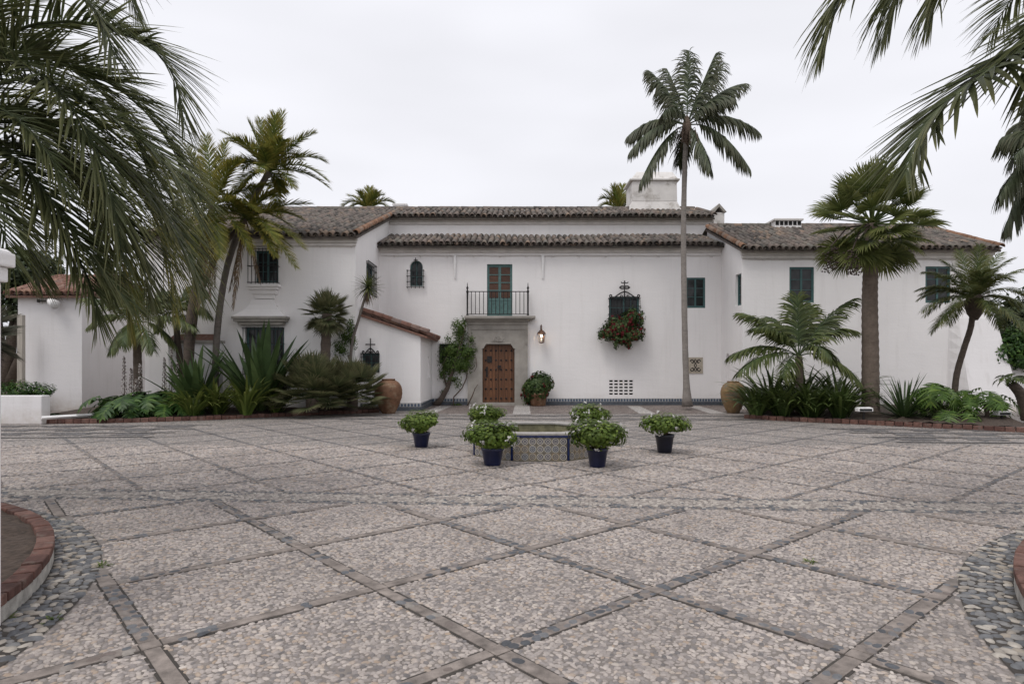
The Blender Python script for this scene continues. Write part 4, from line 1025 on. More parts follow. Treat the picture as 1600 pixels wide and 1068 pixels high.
# ------------------------------------------------------------------ outbuilding and garden walls at the left
_house_save = house
house = thing('outbuilding', 'low white stucco outbuilding with red tiled roof at the far left', 'building', (0, 26, 0))
XA, XB, YA = XX(28, 23.0), XX(128, 23.0), 23.0
wall('wall', f_front(YA), XA, XB, 0, 4.12, [], m_stucco2)
wall('wall', f_px(XB), YA, 30.0, 0, 4.12, [], m_stucco2)
wall('wall', f_mx(XA), YA, 30.0, 0, 4.12, [], m_stucco2)
tile_roof('roof', (XA - .25, YA - .3, 4.16), (1, 0, 0), slope(0.36), XB - XA + .5, 2.6 * math.hypot(1, .36), m_tile_red, limit=110)
hb(MB().add([(XA - .2, YA + 2.3, 5.05), (XB + .25, YA + 2.3, 5.05), (XB + .25, 30, 4.1), (XA - .2, 30, 4.1)], [(0, 1, 2, 3)]), 'rear_roof', m_tile_red)
hb(MB().box(XX(62, 22.9), XX(77, 22.9), 22.86, 22.90, ZZ(471, 22.9), ZZ(469, 22.9)).lathe([(0.05, -.05), (0.05, .05)], 8, (XX(60, 22.9), 22.9, ZZ(470, 22.9))), 'lamp_arm', m_iron)
hb(MB().tube([(XX(76, 22.8), 22.85, ZZ(469, 22.8)), (XX(80, 22.7), 22.7, ZZ(471.5, 22.7)), (XX(87, 22.6), 22.6, ZZ(476, 22.6))], [0.09, 0.13, 0.17], 10), 'flood_lamp', m_white, smooth=True)
hb(MB().box(XX(30, 22.5), XX(38, 22.5), 22.4, 22.55, 0, ZZ(492, 22.5)), 'weathered_post', m_board)
house = thing('garden_wall', 'short white garden wall with flat tile coping behind the slender palm trunks', 'wall', (0, 26, 0))
y_ = 21.4
hb(MB().box(XX(263, y_), XX(342, y_), y_, y_ + .3, 0, ZZ(536, y_)), 'wall', m_stucco2)
hb(MB().box(XX(261, y_), XX(344, y_), y_ - .08, y_ + .38, ZZ(536, y_), ZZ(531.5, y_)), 'coping', m_stone)
hb(MB().add([(XX(262, y_), y_ - .06, ZZ(531.4, y_)), (XX(343, y_), y_ - .06, ZZ(531.4, y_)), (XX(330, y_), y_ + .3, ZZ(521, y_)), (XX(266, y_), y_ + .3, ZZ(521, y_))], [(0, 1, 2, 3)]), 'coping_tiles', m_tile_red)
house = thing('planter_wall', 'low white plastered planter wall at the left edge below the fan palm', 'wall', (0, 18, 0))
pw = MB().box(-17.5, -13.05, 17.75, 18.1, 0, 0.80).build('planter_wall_body', m_stucco2, None, bevel=0.03); pw.name = 'wall'
pw.parent = house; pw.matrix_parent_inverse = Matrix.Translation((0, -18, 0))
pw2 = MB().prism([(-13.4, 18.101), (-13.2, 18.101), (-17.0, 22.9), (-17.2, 22.9)], 0, 0.78).build('wall', m_stucco2, None, bevel=0.03); pw2.parent = house; pw2.matrix_parent_inverse = Matrix.Translation((0, -18, 0))
pw3 = MB().prism([(-17.4, 18.11), (-13.42, 18.11), (-17.2, 22.9), (-17.4, 22.9)], 0.3, 0.72).build('soil', m_soil, None); pw3.parent = house; pw3.matrix_parent_inverse = Matrix.Translation((0, -18, 0))
house = _house_save
t = thing('boundary_wall', 'grey plastered wall under the hedge at the right edge', 'wall', (19.5, 23.6, 0))
MB().box(-1.75, 8, 0, .3, 0, 1.95).build('wall', m_stucco2, t)
t = thing('low_wall', 'knee-high pale wall at the right edge behind the white floodlight', 'wall', (19, 20.4, 0))
MB().box(-2.6, 6, 0, .4, 0, 0.52).build('wall', m_stucco2, t, bevel=0.02)
# ------------------------------------------------------------------ gate post
t = thing('gate_post', 'white gate post with stepped cap cut by the left edge of the picture', 'post', (-3.53, 3.78, 0))
MB().box(-.3, .3, -.27, .27, 0, 2.172).build('shaft', m_post, t, bevel=0.012)
MB().box(-.325, .325, -.295, .295, 2.173, 2.268).build('collar', m_post, t, bevel=0.012)
MB().box(-.352, .352, -.322, .322, 2.269, 2.36).frustum((-.345, .345, -.315, .315), 2.36, (-.32, .32, -.29, .29), 2.385).build('cap', m_post, t, bevel=0.012)
# ------------------------------------------------------------------ planting beds with brick edging
kb = [MB().box(-0.1, 0.1, -0.055, 0.055, 0, 0.125).build('brick', m_brick, None, bevel=0.01) for _ in range(2)]
kbm = [b.data for b in kb]; [bpy.data.objects.remove(b) for b in kb]
def bed(name_label, pix, back):
    pts = [gnd(*p) for p in pix]
    t = thing('planting_bed', name_label, 'planting bed', tuple(pts[len(pts)//2]))
    o0 = pts[len(pts)//2]
    # resample
    L = [0]
    for a, b in zip(pts[:-1], pts[1:]): L.append(L[-1] + (b - a).length)
    n = int(L[-1] / 0.212)
    def P(s):
        for k in range(len(pts) - 1):
            if s <= L[k+1]: return pts[k].lerp(pts[k+1], (s - L[k]) / (L[k+1] - L[k]))
        return pts[-1]
    for k in range(n):
        p = P((k + .5) * L[-1] / n); q = P(min(L[-1], (k + 1) * L[-1] / n)); r_ = P(k * L[-1] / n); d = q - r_
        obj('brick', kbm[k % 2], t, p - o0 + Vector((0, 0, random.uniform(-.008, .008))), (0, 0, math.atan2(d.y, d.x) + random.uniform(-.02, .02)), (random.uniform(.97, 1.02), 1, random.uniform(.94, 1.05)))
    f = []; nb = 40; rows = 8; vs_ = []
    for k in range(nb + 1):
        p = P(L[-1] * k / nb); q = Vector(back(p))
        for r_ in range(rows + 1):
            c = p.lerp(q, (r_ + 0.25) / (rows + .25)) - o0; vs_.append((c.x, c.y, 0.10 + 0.05 * random.random() + (0.06 if r_ > 1 else 0)))
    for k in range(nb):
        for r_ in range(rows): f.append((k*(rows+1)+r_, (k+1)*(rows+1)+r_, (k+1)*(rows+1)+r_+1, k*(rows+1)+r_+1))
    MB().add(vs_, f).build('soil', m_soil, t, smooth=True)
    return t
bed('brick-edged planting bed in front of the left wing', [(40, 662), (150, 661), (250, 658.5), (350, 655), (430, 651), (520, 647), (575, 645), (592, 644)], lambda p: (p.x * 1.12 if p.x < -9 else p.x + .4, 24.5 if p.x < -9 else (22.25 if p.x < -5.6 else 22.95), 0))
bed('brick-edged planting bed in front of the right wing', [(1164, 653), (1200, 656), (1260, 659), (1350, 663), (1450, 668), (1550, 673), (1640, 677)], lambda p: (p.x + 3, 23.85, 0))
t = thing('white_board', 'white board lying on the brick edging by the outbuilding', 'board', (XX(65, 17.7), 17.7, .17))
MB().tube([(0, 0, .02), (1.7, 2.2, .03)], 0.05, 4).build('plank', m_white, t)
# ------------------------------------------------------------------ jars
m_jar = M_random('terracotta_jar', [(0.0, (0.15, 0.078, 0.045)), (1.0, (0.19, 0.10, 0.058))], 0.75, 6, 0.35, 0.35, 30, objsp=True, lichen=((0.27, 0.21, 0.14), 0.52, 0.72, 3.5))
m_jar2 = M_random('ochre_jar', [(0.0, (0.20, 0.13, 0.065)), (1.0, (0.24, 0.15, 0.075))], 0.75, 5, 0.35, 0.35, 30, objsp=True, lichen=((0.17, 0.15, 0.12), 0.5, 0.7, 3.0))
def jar(px, py, wpx, hpx, label, mat, band=True):
    p = gnd(px, py); s = p.y / 1000; w, h = wpx * s / 2, hpx * s
    t = thing('oil_jar', label, 'jar', tuple(p))
    prof = [(0.46, 0), (0.50, .03), (0.62, .12), (0.80, .28), (0.95, .45), (1.0, .58), (0.99, .68), (0.92, .79), (0.76, .89), (0.56, .945), (0.47, .955)]
    MB().lathe([(r * w, z * h) for r, z in prof], 40).build('body', mat, t, smooth=True)
    MB().lathe([(0.455 * w, .955*h), (0.48*w, .958*h), (0.49*w, .99*h), (0.46*w, h), (0.38*w, h), (0.36*w, .90*h)], 32, cap_bot=False).build('rim', mat, t, smooth=True)
    if band:
        for zz in (.46, .30): MB().lathe([(w * (0.955 if zz > .4 else .822), zz*h - .02), (w * (0.975 if zz > .4 else .845), zz*h), (w*(0.965 if zz > .4 else .855), zz*h + .015)], 40, cap_bot=False).build('ridge', mat, t, smooth=True)
    return t
jar(607, 645.5, 43, 54, 'large brown terracotta oil jar against the lean-to wall', m_jar)
jar(1145.5, 645, 38, 50, 'large ochre oil jar half hidden by strap-leaved plants at the right wing corner', m_jar2, False)
# ------------------------------------------------------------------ fountain
def M_glaze(name, base, dark, accent, shift):
    m, nt, b = _mat(name)
    tcn = nt.nodes.new('ShaderNodeTexCoord'); sp = nt.nodes.new('ShaderNodeSeparateXYZ'); nt.links.new(tcn.outputs['Object'], sp.inputs[0])
    def mth(op, a, c=None):
        n = nt.nodes.new('ShaderNodeMath'); n.operation = op
        for i, x in enumerate((a, c)):
            if x is None: continue
            if isinstance(x, (int, float)): n.inputs[i].default_value = x
            else: nt.links.new(x, n.inputs[i])
        return n.outputs[0]
    ax = mth('ABSOLUTE', mth('MULTIPLY', sp.outputs[0], 1 / .0645)); az_ = mth('ABSOLUTE', mth('MULTIPLY', sp.outputs[2], 1 / .0645))
    d4 = mth('MULTIPLY', mth('ADD', ax, az_), 0.70); d8 = mth('MAXIMUM', mth('MAXIMUM', ax, az_), mth('MULTIPLY', mth('ADD', ax, az_), 0.74))
    col = ramp_node(nt, d8, [(0.0, dark), (0.34, base), (0.50, dark), (0.74, base), (0.93, accent)])
    nt.nodes[-1]
    r = [n for n in nt.nodes if n.type == 'VALTORGB'][-1]; r.color_ramp.interpolation = 'CONSTANT'
    cr = mth('GREATER_THAN', mth('MULTIPLY', mth('ADD', ax, az_), 0.74), 1.18)
    col = mixc(nt, cr, col, accent)
    col = mixc(nt, mth('GREATER_THAN', mth('MINIMUM', mth('ADD', mth('MULTIPLY', ax, -1.0), 1.0), mth('ADD', mth('MULTIPLY', az_, -1.0), 1.0)), 0.9), col, base)
    col = mixc(nt, 0.15, col, ramp_node(nt, noise(nt, mapped_coord(nt), 9, 5), [(0.35, (0.16, 0.14, 0.12)), (0.65, (0.38, 0.35, 0.30))]))
    nt.links.new(col, b.inputs['Base Color']); b.inputs['Roughness'].default_value = 0.3
    return m
gl = [M_glaze('blue_star_tile', (0.52, 0.48, 0.40), (0.012, 0.022, 0.075), (0.17, 0.15, 0.12), 0), M_glaze('blue_grey_star_tile', (0.42, 0.41, 0.38), (0.04, 0.055, 0.10), (0.20, 0.18, 0.15), 0),
      M_glaze('ochre_tile', (0.42, 0.37, 0.29), (0.07, 0.065, 0.075), (0.24, 0.18, 0.11), 0)]
m_cobalt = M_simple('cobalt_glaze', (0.012, 0.022, 0.085), 0.2, 0.3, 14, spec=0.5)
m_rim = M_simple('pale_worn_rim_stone', (0.33, 0.31, 0.29), 0.75, 0.18, 7, bmp=0.4)
m_inner = M_random('mossy_inner_tile', [(0, (0.17, 0.16, 0.10)), (1, (0.22, 0.20, 0.12))], 0.5, 8, 0.4, 0.2, 30)
def _water():
    m, nt, b = _mat('still_water'); b.inputs['Base Color'].default_value = (0.05, 0.06, 0.045, 1); b.inputs['Roughness'].default_value = 0.04
    b.inputs['IOR'].default_value = 1.33; bump(nt, b, noise(nt, mapped_coord(nt), 5, 2), 0.03); return m
def fountain():
    t = thing('fountain', 'octagonal fountain basin faced with blue and ochre tiles in the courtyard centre', 'fountain', (FC[0], FC[1], 0))
    sd = 0.97; ap = sd * 1.2071; Hh = 0.44; rv = sd / (2 * math.sin(R(22.5)))
    def oct_(r): return [(r * math.cos(R(22.5 + 45*k)), r * math.sin(R(22.5 + 45*k))) for k in range(8)]
    O, I = oct_(rv), oct_(rv - 0.27)
    vs_ = [(p[0], p[1], z) for z in (0.0, Hh - .002) for p in O] + [(p[0], p[1], z) for z in (Hh - .002, 0.05) for p in I]
    fs_ = []
    for k in range(8):
        j = (k + 1) % 8; fs_ += [(k, j, 8 + j, 8 + k), (16 + k, 24 + k, 24 + j, 16 + j)]
    MB().add(vs_, [f for f in fs_ if True]).build('basin', m_inner, t)
    MB().add([(p[0], p[1], 0.2) for p in I], [tuple(range(8))]).build('water', _water(), t)
    Or, Ir = oct_(rv + 0.02), oct_(rv - 0.30)
    vs_ = [(p[0], p[1], z) for z in (Hh, Hh + .035) for p in Or] + [(p[0], p[1], z) for z in (Hh + .035, Hh) for p in Ir]; fs_ = []
    for k in range(8):
        j = (k + 1) % 8; fs_ += [(k, j, 8 + j, 8 + k), (8 + k, 8 + j, 16 + j, 16 + k), (16 + k, 16 + j, 24 + j, 24 + k), (24 + k, 24 + j, j, k)]
    MB().add(vs_, fs_).build('rim', m_rim, t, bevel=0.008)
    # face tiles
    tm = []
    for g_ in gl:
        b_ = MB().box(-.0635, .0635, -.009, 0, -.0635, .0635).build('tile', g_, None, bevel=0.003); tm.append(b_.data); bpy.data.objects.remove(b_)
    trim = MB().box(-.068, .068, -.018, 0, -.017, .017).build('x', m_cobalt, None, bevel=0.008); trm = trim.data; bpy.data.objects.remove(trim)
    cor = MB().box(-.018, .018, -.02, .02, 0, .38).build('x', m_cobalt, None, bevel=0.006); crm = cor.data; bpy.data.objects.remove(cor)
    for k in range(8):
        a = R(-90 + 45 * k); n_ = Vector((math.cos(a), math.sin(a), 0)); u = Vector((-math.sin(a), math.cos(a), 0)); rz = a + math.pi / 2
        for c in range(7):
            for r_ in range(3):
                kind = 0 if r_ == 2 else random.choice([0, 0, 1, 2, 2] if r_ == 1 else [0, 0, 1, 1, 2])
                obj('tile', tm[kind], t, n_ * (ap + .001) + u * ((c - 3) * .132) + Vector((0, 0, .075 + r_ * .131)), (0, 0, rz))
            obj('trim_tile', trm, t, n_ * (ap + .002) + u * ((c - 3) * .137) + Vector((0, 0, .421)), (0, 0, rz))
        a2 = a + R(22.5); obj('corner_tile', crm, t, (rv * math.cos(a2), rv * math.sin(a2), 0.01), (0, 0, a2 + math.pi / 2))
fountain()
# ------------------------------------------------------------------ lantern
def _glow():
    m, nt, b = _mat('lantern_bulb'); b.inputs['Emission Color'].default_value = (1.0, 0.72, 0.42, 1); b.inputs['Emission Strength'].default_value = 2.5; return m
def _lglass():
    m, nt, b = _mat('lantern_glass'); b.inputs['Base Color'].default_value = (1, .97, .92, 1); b.inputs['Transmission Weight'].default_value = 1.0; b.inputs['Roughness'].default_value = 0.12; b.inputs['IOR'].default_value = 1.08; return m
def lantern():
    Yl = YM - 0.32; c = at(846, 525, Yl); t = thing('wall_lantern', 'lit wall lantern with brown metal frame right of the front door', 'lantern', (c.x, Yl, c.z - 0.24))
    h = 0.34
    mb = MB()
    for k in range(6):
        a = R(60 * k); mb.tube([(0.105*math.cos(a), 0.105*math.sin(a), 0.0), (0.155*math.cos(a), 0.155*math.sin(a), h)], 0.010, 5)
    mb.lathe([(0.03, -.05), (0.115, -.02), (0.11, 0.0)], 6); mb.lathe([(0.185, h), (0.18, h + .02), (0.08, h + .13), (0.025, h + .16), (0.03, h + .19), (0.0, h + .22)], 6)
    mb.build('frame', m_copper, t)
    MB().lathe([(0.095, .004), (0.145, h - .004)], 6, cap_bot=False).build('glass', _lglass(), t)
    MB().lathe([(0.0, 0.08), (0.016, .10), (0.018, .13), (0.0, .17)], 8, cap_bot=False).build('bulb', _glow(), t, smooth=True)
    MB().tube([(0, 0, h + .21), (0, 0.0, h + .30), (0, .10, h + .38), (0, .2, h + .34), (0, .31, h + .28)], 0.012, 5).box(-.03, .03, .295, .318, h + .16, h + .36).build('bracket', m_copper, t)
    ld = bpy.data.lights.new('lantern_light', 'POINT'); ld.energy = 1.5; ld.color = (1, .7, .4); ld.shadow_soft_size = 0.03
    lo = bpy.data.objects.new('lantern_light', ld); link(lo, t); lo.location = (0, 0, .25)
lantern()
# ------------------------------------------------------------------ garden floodlights
def flood(px, py, label, rz=0.0):
    p = gnd(px, 664); p.x = XX(px, p.y); t = thing('garden_floodlight', label, 'floodlight', (p.x, p.y + .25, 0.12), rz); z = ZZ(py, p.y) - .12
    MB().box(-.21, .21, -.09, .10, z - .06, z + .035).frustum((-.21, .21, -.09, .10), z + .035, (-.16, .16, -.04, .08), z + .06).build('lamp_head', m_white, t, bevel=0.015)
    MB().tube([(0, .02, 0), (0, .02, z - .06)], 0.03, 6).build('stake', m_iron, t)
    MB().box(-.17, .17, -.096, -.09, z - .045, z + .02).build('lens', m_pane, t)
flood(1358, 640, 'white box floodlight at the foot of the tall fan palm'); flood(1577, 646, 'white box floodlight in front of the low wall at the right edge', .15)
# ------------------------------------------------------------------ plant builders
def unit(a): return a / np.maximum(np.linalg.norm(a, axis=-1, keepdims=True), 1e-9)
def catmull(pts, n=40):
    P = np.asarray(pts, float)
    if len(P) == 2: return P[0] + (P[1] - P[0]) * np.linspace(0, 1, n)[:, None]
    P = np.concatenate([[2*P[0] - P[1]], P, [2*P[-1] - P[-2]]]); k = len(P) - 3
    t = np.linspace(0, k - 1e-6, n); i = t.astype(int); f = (t - i)[:, None]
    a, b, c, d = P[i], P[i+1], P[i+2], P[i+3]
    return 0.5 * (2*b + (c - a)*f + (2*a - 5*b + 4*c - d)*f**2 + (3*b - a - 3*c + d)*f**3)
def bez(a, b, c, n=24):
    t = np.linspace(0, 1, n)[:, None]; return (1-t)**2*np.array(a) + 2*t*(1-t)*np.array(b) + t*t*np.array(c)
def tube_np(path, r0, r1, seg=5):
    mb = MB(); n = len(path); idx = np.linspace(0, n - 1, min(n, 14)).astype(int)
    mb.tube([tuple(path[i]) for i in idx], list(np.linspace(r0, r1, len(idx))), seg); return mb
STY = {  # leaflets: n per side, length, width, V angle, sweep base/tip, droop, petiole share, segments, fold
    'butia':   dict(n=108, L=0.92, w=0.026, v=20, s0=52, s1=18, droop=0.45, t0=0.16, m=6, fold=0.25, r=0.022),
    'phoenix': dict(n=86, L=0.52, w=0.034, v=18, s0=60, s1=28, droop=0.30, t0=0.10, m=3, fold=0.0, r=0.028),
    'king':    dict(n=64, L=0.92, w=0.062, v=-28, s0=58, s1=24, droop=2.5, t0=0.15, m=4, fold=0.0, r=0.03),
    'kentia':  dict(n=60, L=0.70, w=0.052, v=-10, s0=60, s1=28, droop=1.3, t0=0.18, m=4, fold=0.0, r=0.02),
    'pygmy':   dict(n=76, L=0.36, w=0.020, v=5, s0=60, s1=30, droop=0.75, t0=0.12, m=3, fold=0.0, r=0.012),
    'dead':    dict(n=44, L=0.40, w=0.026, v=-30, s0=30, s1=15, droop=1.4, t0=0.08, m=3, fold=0.0, r=0.025),
}
def frond_mesh(path, style, mat, scale=1.0, seed=None, **over):
    st = dict(STY[style]); st.update(over); r_ = np.random.default_rng(seed if seed is not None else rng.integers(1e9))
    C = catmull(path, 48); seg = np.linalg.norm(np.diff(C, axis=0), axis=1); cum = np.concatenate([[0], np.cumsum(seg)]); cum /= cum[-1]
    T = unit(np.gradient(C, axis=0)); up = np.array([0, 0, 1.0])
    S = np.cross(T, up); bad = np.linalg.norm(S, axis=1) < 0.25
    ref = S[~bad].mean(0) if (~bad).any() else np.array([1.0, 0, 0]); S[bad] = S[bad] + 0.6 * ref
    S = unit(S); 
    for i in range(1, len(S)):
        if S[i] @ S[i-1] < 0: S[i] = -S[i]
    Nn = np.cross(S, T)
    n, m = st['n'], st['m']; V, F, A = [], [], []; cnt = 0
    tb = tube_np(C, st['r'] * scale, st['r'] * 0.22 * scale); V.append(np.array(tb.v)); quads = [f for f in tb.f if len(f) == 4]
    F.append(np.array(quads)); A.append(np.zeros(len(tb.v))); cnt = len(tb.v)
    for sg in (-1, 1):
        tt = np.linspace(0, 1, n) ** 0.92; t = st['t0'] + (1 - st['t0']) * np.clip(tt + r_.normal(0, .004, n), 0, 1)
        g_ = lambda Q: np.stack([np.interp(t, cum, Q[:, k]) for k in range(3)], -1)
        p = g_(C); Tn = unit(g_(T)); Sn = unit(g_(S)); Un = unit(g_(Nn))
        sw = np.radians(st['s0'] + (st['s1'] - st['s0']) * tt + r_.normal(0, 5, n))[:, None]
        v = np.radians(st['v'] + r_.normal(0, 9, n))[:, None]
        d = Tn * np.cos(sw) + (sg * Sn * np.cos(v) + Un * np.sin(v)) * np.sin(sw); d = unit(d)
        L = st['L'] * scale * np.interp(tt, [0, .12, .35, .7, .92, 1], [.45, .8, 1, .92, .62, .38]) * r_.uniform(.86, 1.1, n)
        wd = st['w'] * scale * np.interp(tt, [0, .2, .7, 1], [.6, 1, .9, .5])
        wp = np.interp(np.linspace(0, 1, m + 1), [0, .18, .55, .85, 1], [.45, 1, .9, .5, .04])
        dr = st['droop'] * r_.uniform(.6, 1.35, n); kinked = r_.random(n) < 0.06; dr[kinked] *= 2.0
        pos = p.copy(); rows = []
        for k in range(m + 1):
            wv = Tn - d * (Tn * d).sum(1, keepdims=True); wv = unit(wv)
            hw = (wd * wp[k] * 0.5)[:, None]
            if st['fold'] > 0:
                fn = np.cross(wv, d); rows += [pos - wv*hw + fn*hw*st['fold'], pos - fn*hw*st['fold'], pos + wv*hw + fn*hw*st['fold']]
            else: rows += [pos - wv*hw, pos + wv*hw]
            pos = pos + d * (L / m)[:, None]
            d = unit(d + np.array([0, 0, -1.0]) * (dr / m)[:, None])
        c = 3 if st['fold'] > 0 else 2
        W = np.stack(rows, 1); base = cnt + (np.arange(n) * c * (m + 1))[:, None]
        V.append(W.reshape(-1, 3)); A.append(np.tile(np.repeat(np.linspace(0, 1, m + 1), c), n))
        for k in range(m):
            for q in range(c - 1):
                a0 = k*c + q; F.append(np.concatenate([base + a0, base + a0 + 1, base + a0 + c + 1, base + a0 + c], 1))
        cnt += n * c * (m + 1)
    return mesh_np('frond', np.concatenate(V), [np.concatenate(F)], mat, smooth=True, attr=np.concatenate(A))
def add_frond(t, path, style, mat, **kw):
    """path in world coordinates; the frond hangs in the palm's own frame"""
    o0 = np.array(t.location); name = 'dead_frond' if style == 'dead' else 'frond'
    return obj(name, frond_mesh(np.asarray(path, float) - o0, style, mat, **kw), t)
def frond_to(t, c, tip, lift, style, mat, **kw):
    c, tip = np.array(c, float), np.array(tip, float); mid = c + (tip - c) * 0.5 + np.array([0, 0, lift])
    return add_frond(t, bez(c, mid, tip), style, mat, **kw)
def trunk(t, pts, r0, r1, mat, seg=12, bulge=None, name='trunk', ring=0.0, n=26):
    o0 = Vector(t.location); C = catmull([tuple(Vector(p) - o0) for p in pts], n); rad = np.linspace(r0, r1, n)
    if bulge: rad[:3] += np.array([1, .5, .2]) * bulge
    if ring: rad = rad + ring * (np.arange(n) % 2)
    return MB().tube([tuple(c) for c in C], list(rad), seg).build(name, mat, t, smooth=True)
def fan_mesh(mat, R_=0.8, nseg=34, spread=140, petiole=0.8, droop=0.6, split=0.5, seed=0, cup=0.15, pr=0.012):
    """fan leaf: petiole along +X from the origin, then a pleated blade split into ribbons"""
    r_ = np.random.default_rng(seed); a = np.radians(np.linspace(-spread, spread, nseg)) + r_.normal(0, .02, nseg); da = np.radians(2 * spread / nseg)
    m = 6; rr = np.linspace(0.03, 1, m + 1); V, F, A = [], [], []
    Lr = R_ * (0.72 + 0.28 * np.cos(a * 0.5) ** 2) * r_.uniform(.9, 1.06, nseg)
    d = np.stack([np.cos(a), np.sin(a), np.full(nseg, cup)], -1); d = unit(d); pos = np.tile([petiole, 0, 0.0], (nseg, 1)); rows = []
    for k in range(m + 1):
        f = rr[k]; wv = np.stack([-np.sin(a), np.cos(a), np.zeros(nseg)], -1)
        w = Lr * min(f, split) * math.tan(da / 2) * 1.12 * (1 if f <= split else max(0.03, 1 - (f - split) / (1 - split)) ** .8)
        pl = np.array([0, 0, 1.0]) * (w * 0.45)[:, None]
        rows += [pos - wv * w[:, None] + pl, pos - pl * .6, pos + wv * w[:, None] + pl]
        if k < m: pos = pos + d * (Lr * (rr[k+1] - f))[:, None]
        if f >= split * .8: d = unit(d + np.array([0, 0, -1.0]) * (droop * r_.uniform(.4, 1.5, nseg) / m * 2)[:, None])
    W = np.stack(rows, 1); base = (np.arange(nseg) * 3 * (m + 1))[:, None]; V = W.reshape(-1, 3)
    for k in range(m):
        for q in range(2): a0 = k*3 + q; F.append(np.concatenate([base + a0, base + a0 + 1, base + a0 + 4, base + a0 + 3], 1))
    pt = MB().tube([(0, 0, 0), (petiole * .5, 0, .02), (petiole + .05, 0, 0)], [pr * 1.6, pr, pr * .8], 5); n0 = len(V)
    F.append(np.array([f for f in pt.f if len(f) == 4]) + n0)
    att = np.concatenate([np.tile(np.repeat(rr, 3), nseg), np.zeros(len(pt.v))])
    return mesh_np('fan_leaf', np.concatenate([V, np.array(pt.v)]), [np.concatenate(F)], mat, smooth=True, attr=att)
def strap_mesh(mat, L=0.8, w=0.05, e0=70, bend=80, m=8, fold=0.35, taper=0.75, tw=0.0, name='leaf'):
    """a strap leaf that leaves the origin towards +X at elevation e0 and arches over"""
    pos = np.zeros(3); rows = []
    for k in range(m + 1):
        f = k / m; e = math.radians(e0 - bend * f ** 1.4); d = np.array([math.cos(e), 0, math.sin(e)]); up_ = np.array([-math.sin(e), 0, math.cos(e)])
        hw = w / 2 * float(np.interp(f, [0, .15, taper, .95, 1], [.6, .9, 1.0, .3, .02])); wv = np.array([0, 1.0, 0]) * math.cos(tw*f) + up_ * math.sin(tw*f)
        rows += [pos - wv*hw + up_*hw*fold, pos, pos + wv*hw + up_*hw*fold]; pos = pos + d * L / m
    F = []
    for k in range(m):
        for q in range(2): F.append((3*k+q, 3*k+q+1, 3*k+q+4, 3*k+q+3))
    return mesh_np(name, np.array(rows), [np.array(F)], mat, smooth=True, attr=np.repeat(np.linspace(0, 1, m+1), 3))
def rosette(t, meshes, n, c=(0, 0, 0), sc=(0.8, 1.15), tilt=(-12, 25), name='leaf', spread=0.06, az=None, elrange=None):
    for k in range(n):
        a = (k * 2.39996 + random.uniform(-.25, .25)) if az is None else random.uniform(*az)
        el_ = random.uniform(*tilt)
        o = obj(name, meshes[random.randrange(len(meshes))], t, (c[0] + math.cos(a) * spread * random.random(), c[1] + math.sin(a) * spread * random.random(), c[2]),
                (0, 0, 0), random.uniform(*sc))
        o.rotation_mode = 'XYZ'; o.rotation_euler = (random.uniform(-.15, .15), -R(el_), a)
def lobed_leaf(mat, L=0.5, petiole=0.5, lobes=7, cut=0.55, wid=0.45, e0=60, droop=70, seed=0, name='leaf', bs=10):
    """petiole rising from the origin, then a blade of separate finger lobes along a drooping midrib"""
    r_ = np.random.default_rng(seed); e = R(e0); p1 = np.array([math.cos(e) * petiole * .8, 0, math.sin(e) * petiole])
    n = lobes; step = L / n; mids = [p1]; dirs = []
    for k in range(n):
        ee = R(bs - droop * (k / n)); d = np.array([math.cos(ee), 0, math.sin(ee)]); dirs.append(d); mids.append(mids[-1] + d * step)
    V, F = [], []
    def finger(o, d, w, ln, hw):
        up_ = np.cross(d, w); i0 = len(V); m = 4
        for k in range(m + 1):
            f = k / m; h_ = hw * (1.0, 1.15, 1.0, .6, .03)[k]; c = o + d * ln * f + np.array([0, 0, -.30 * ln * f * f])
            V.extend([c - w * h_, c + np.array([0, 0, -.25 * h_]), c + w * h_])
        for k in range(m):
            for q in range(2): F.append((i0+3*k+q, i0+3*k+q+1, i0+3*k+q+4, i0+3*k+q+3))
    for k in range(n):
        f = (k + .5) / n; env = wid * L * math.sin(math.pi * (0.12 + 0.80 * f)) ** .8 * 1.15
        for sg in (-1, 1):
            an = R(100 - 62 * f + r_.normal(0, 5)); side = np.array([0, sg * 1.0, 0.12]); d = unit(dirs[k] * math.cos(an) + side * math.sin(an)); w = unit(dirs[k] - d * (dirs[k] @ d))
            finger(mids[k] * .5 + mids[k+1] * .5, d, w, env * r_.uniform(.88, 1.1), step * (0.62 - 0.34 * cut))
    finger(mids[-2], dirs[-1], np.array([0, 1.0, 0]), step * 2.4, step * .5)
    i0 = len(V)   # web along the midrib
    for k in range(n + 1):
        h_ = wid * L * (0.42 - .30 * cut) * math.sin(math.pi * (0.1 + .85 * k / n)); V.extend([mids[k] + np.array([0, -h_, -.01]), mids[k], mids[k] + np.array([0, h_, -.01])])
    for k in range(n):
        for q in range(2): F.append((i0+3*k+q, i0+3*k+q+1, i0+3*k+q+4, i0+3*k+q+3))
    pt = MB().tube([(0, 0, 0), tuple(p1 * .55 + np.array([0, 0, .04])), tuple(p1)], [.011, .009, .006], 5); n0 = len(V)
    F += [tuple(i + n0 for i in f) for f in pt.f if len(f) == 4]
    return mesh_np(name, np.concatenate([np.array(V), np.array(pt.v)]), [np.array(F)], mat, smooth=True, attr=np.zeros(n0 + len(pt.v)))
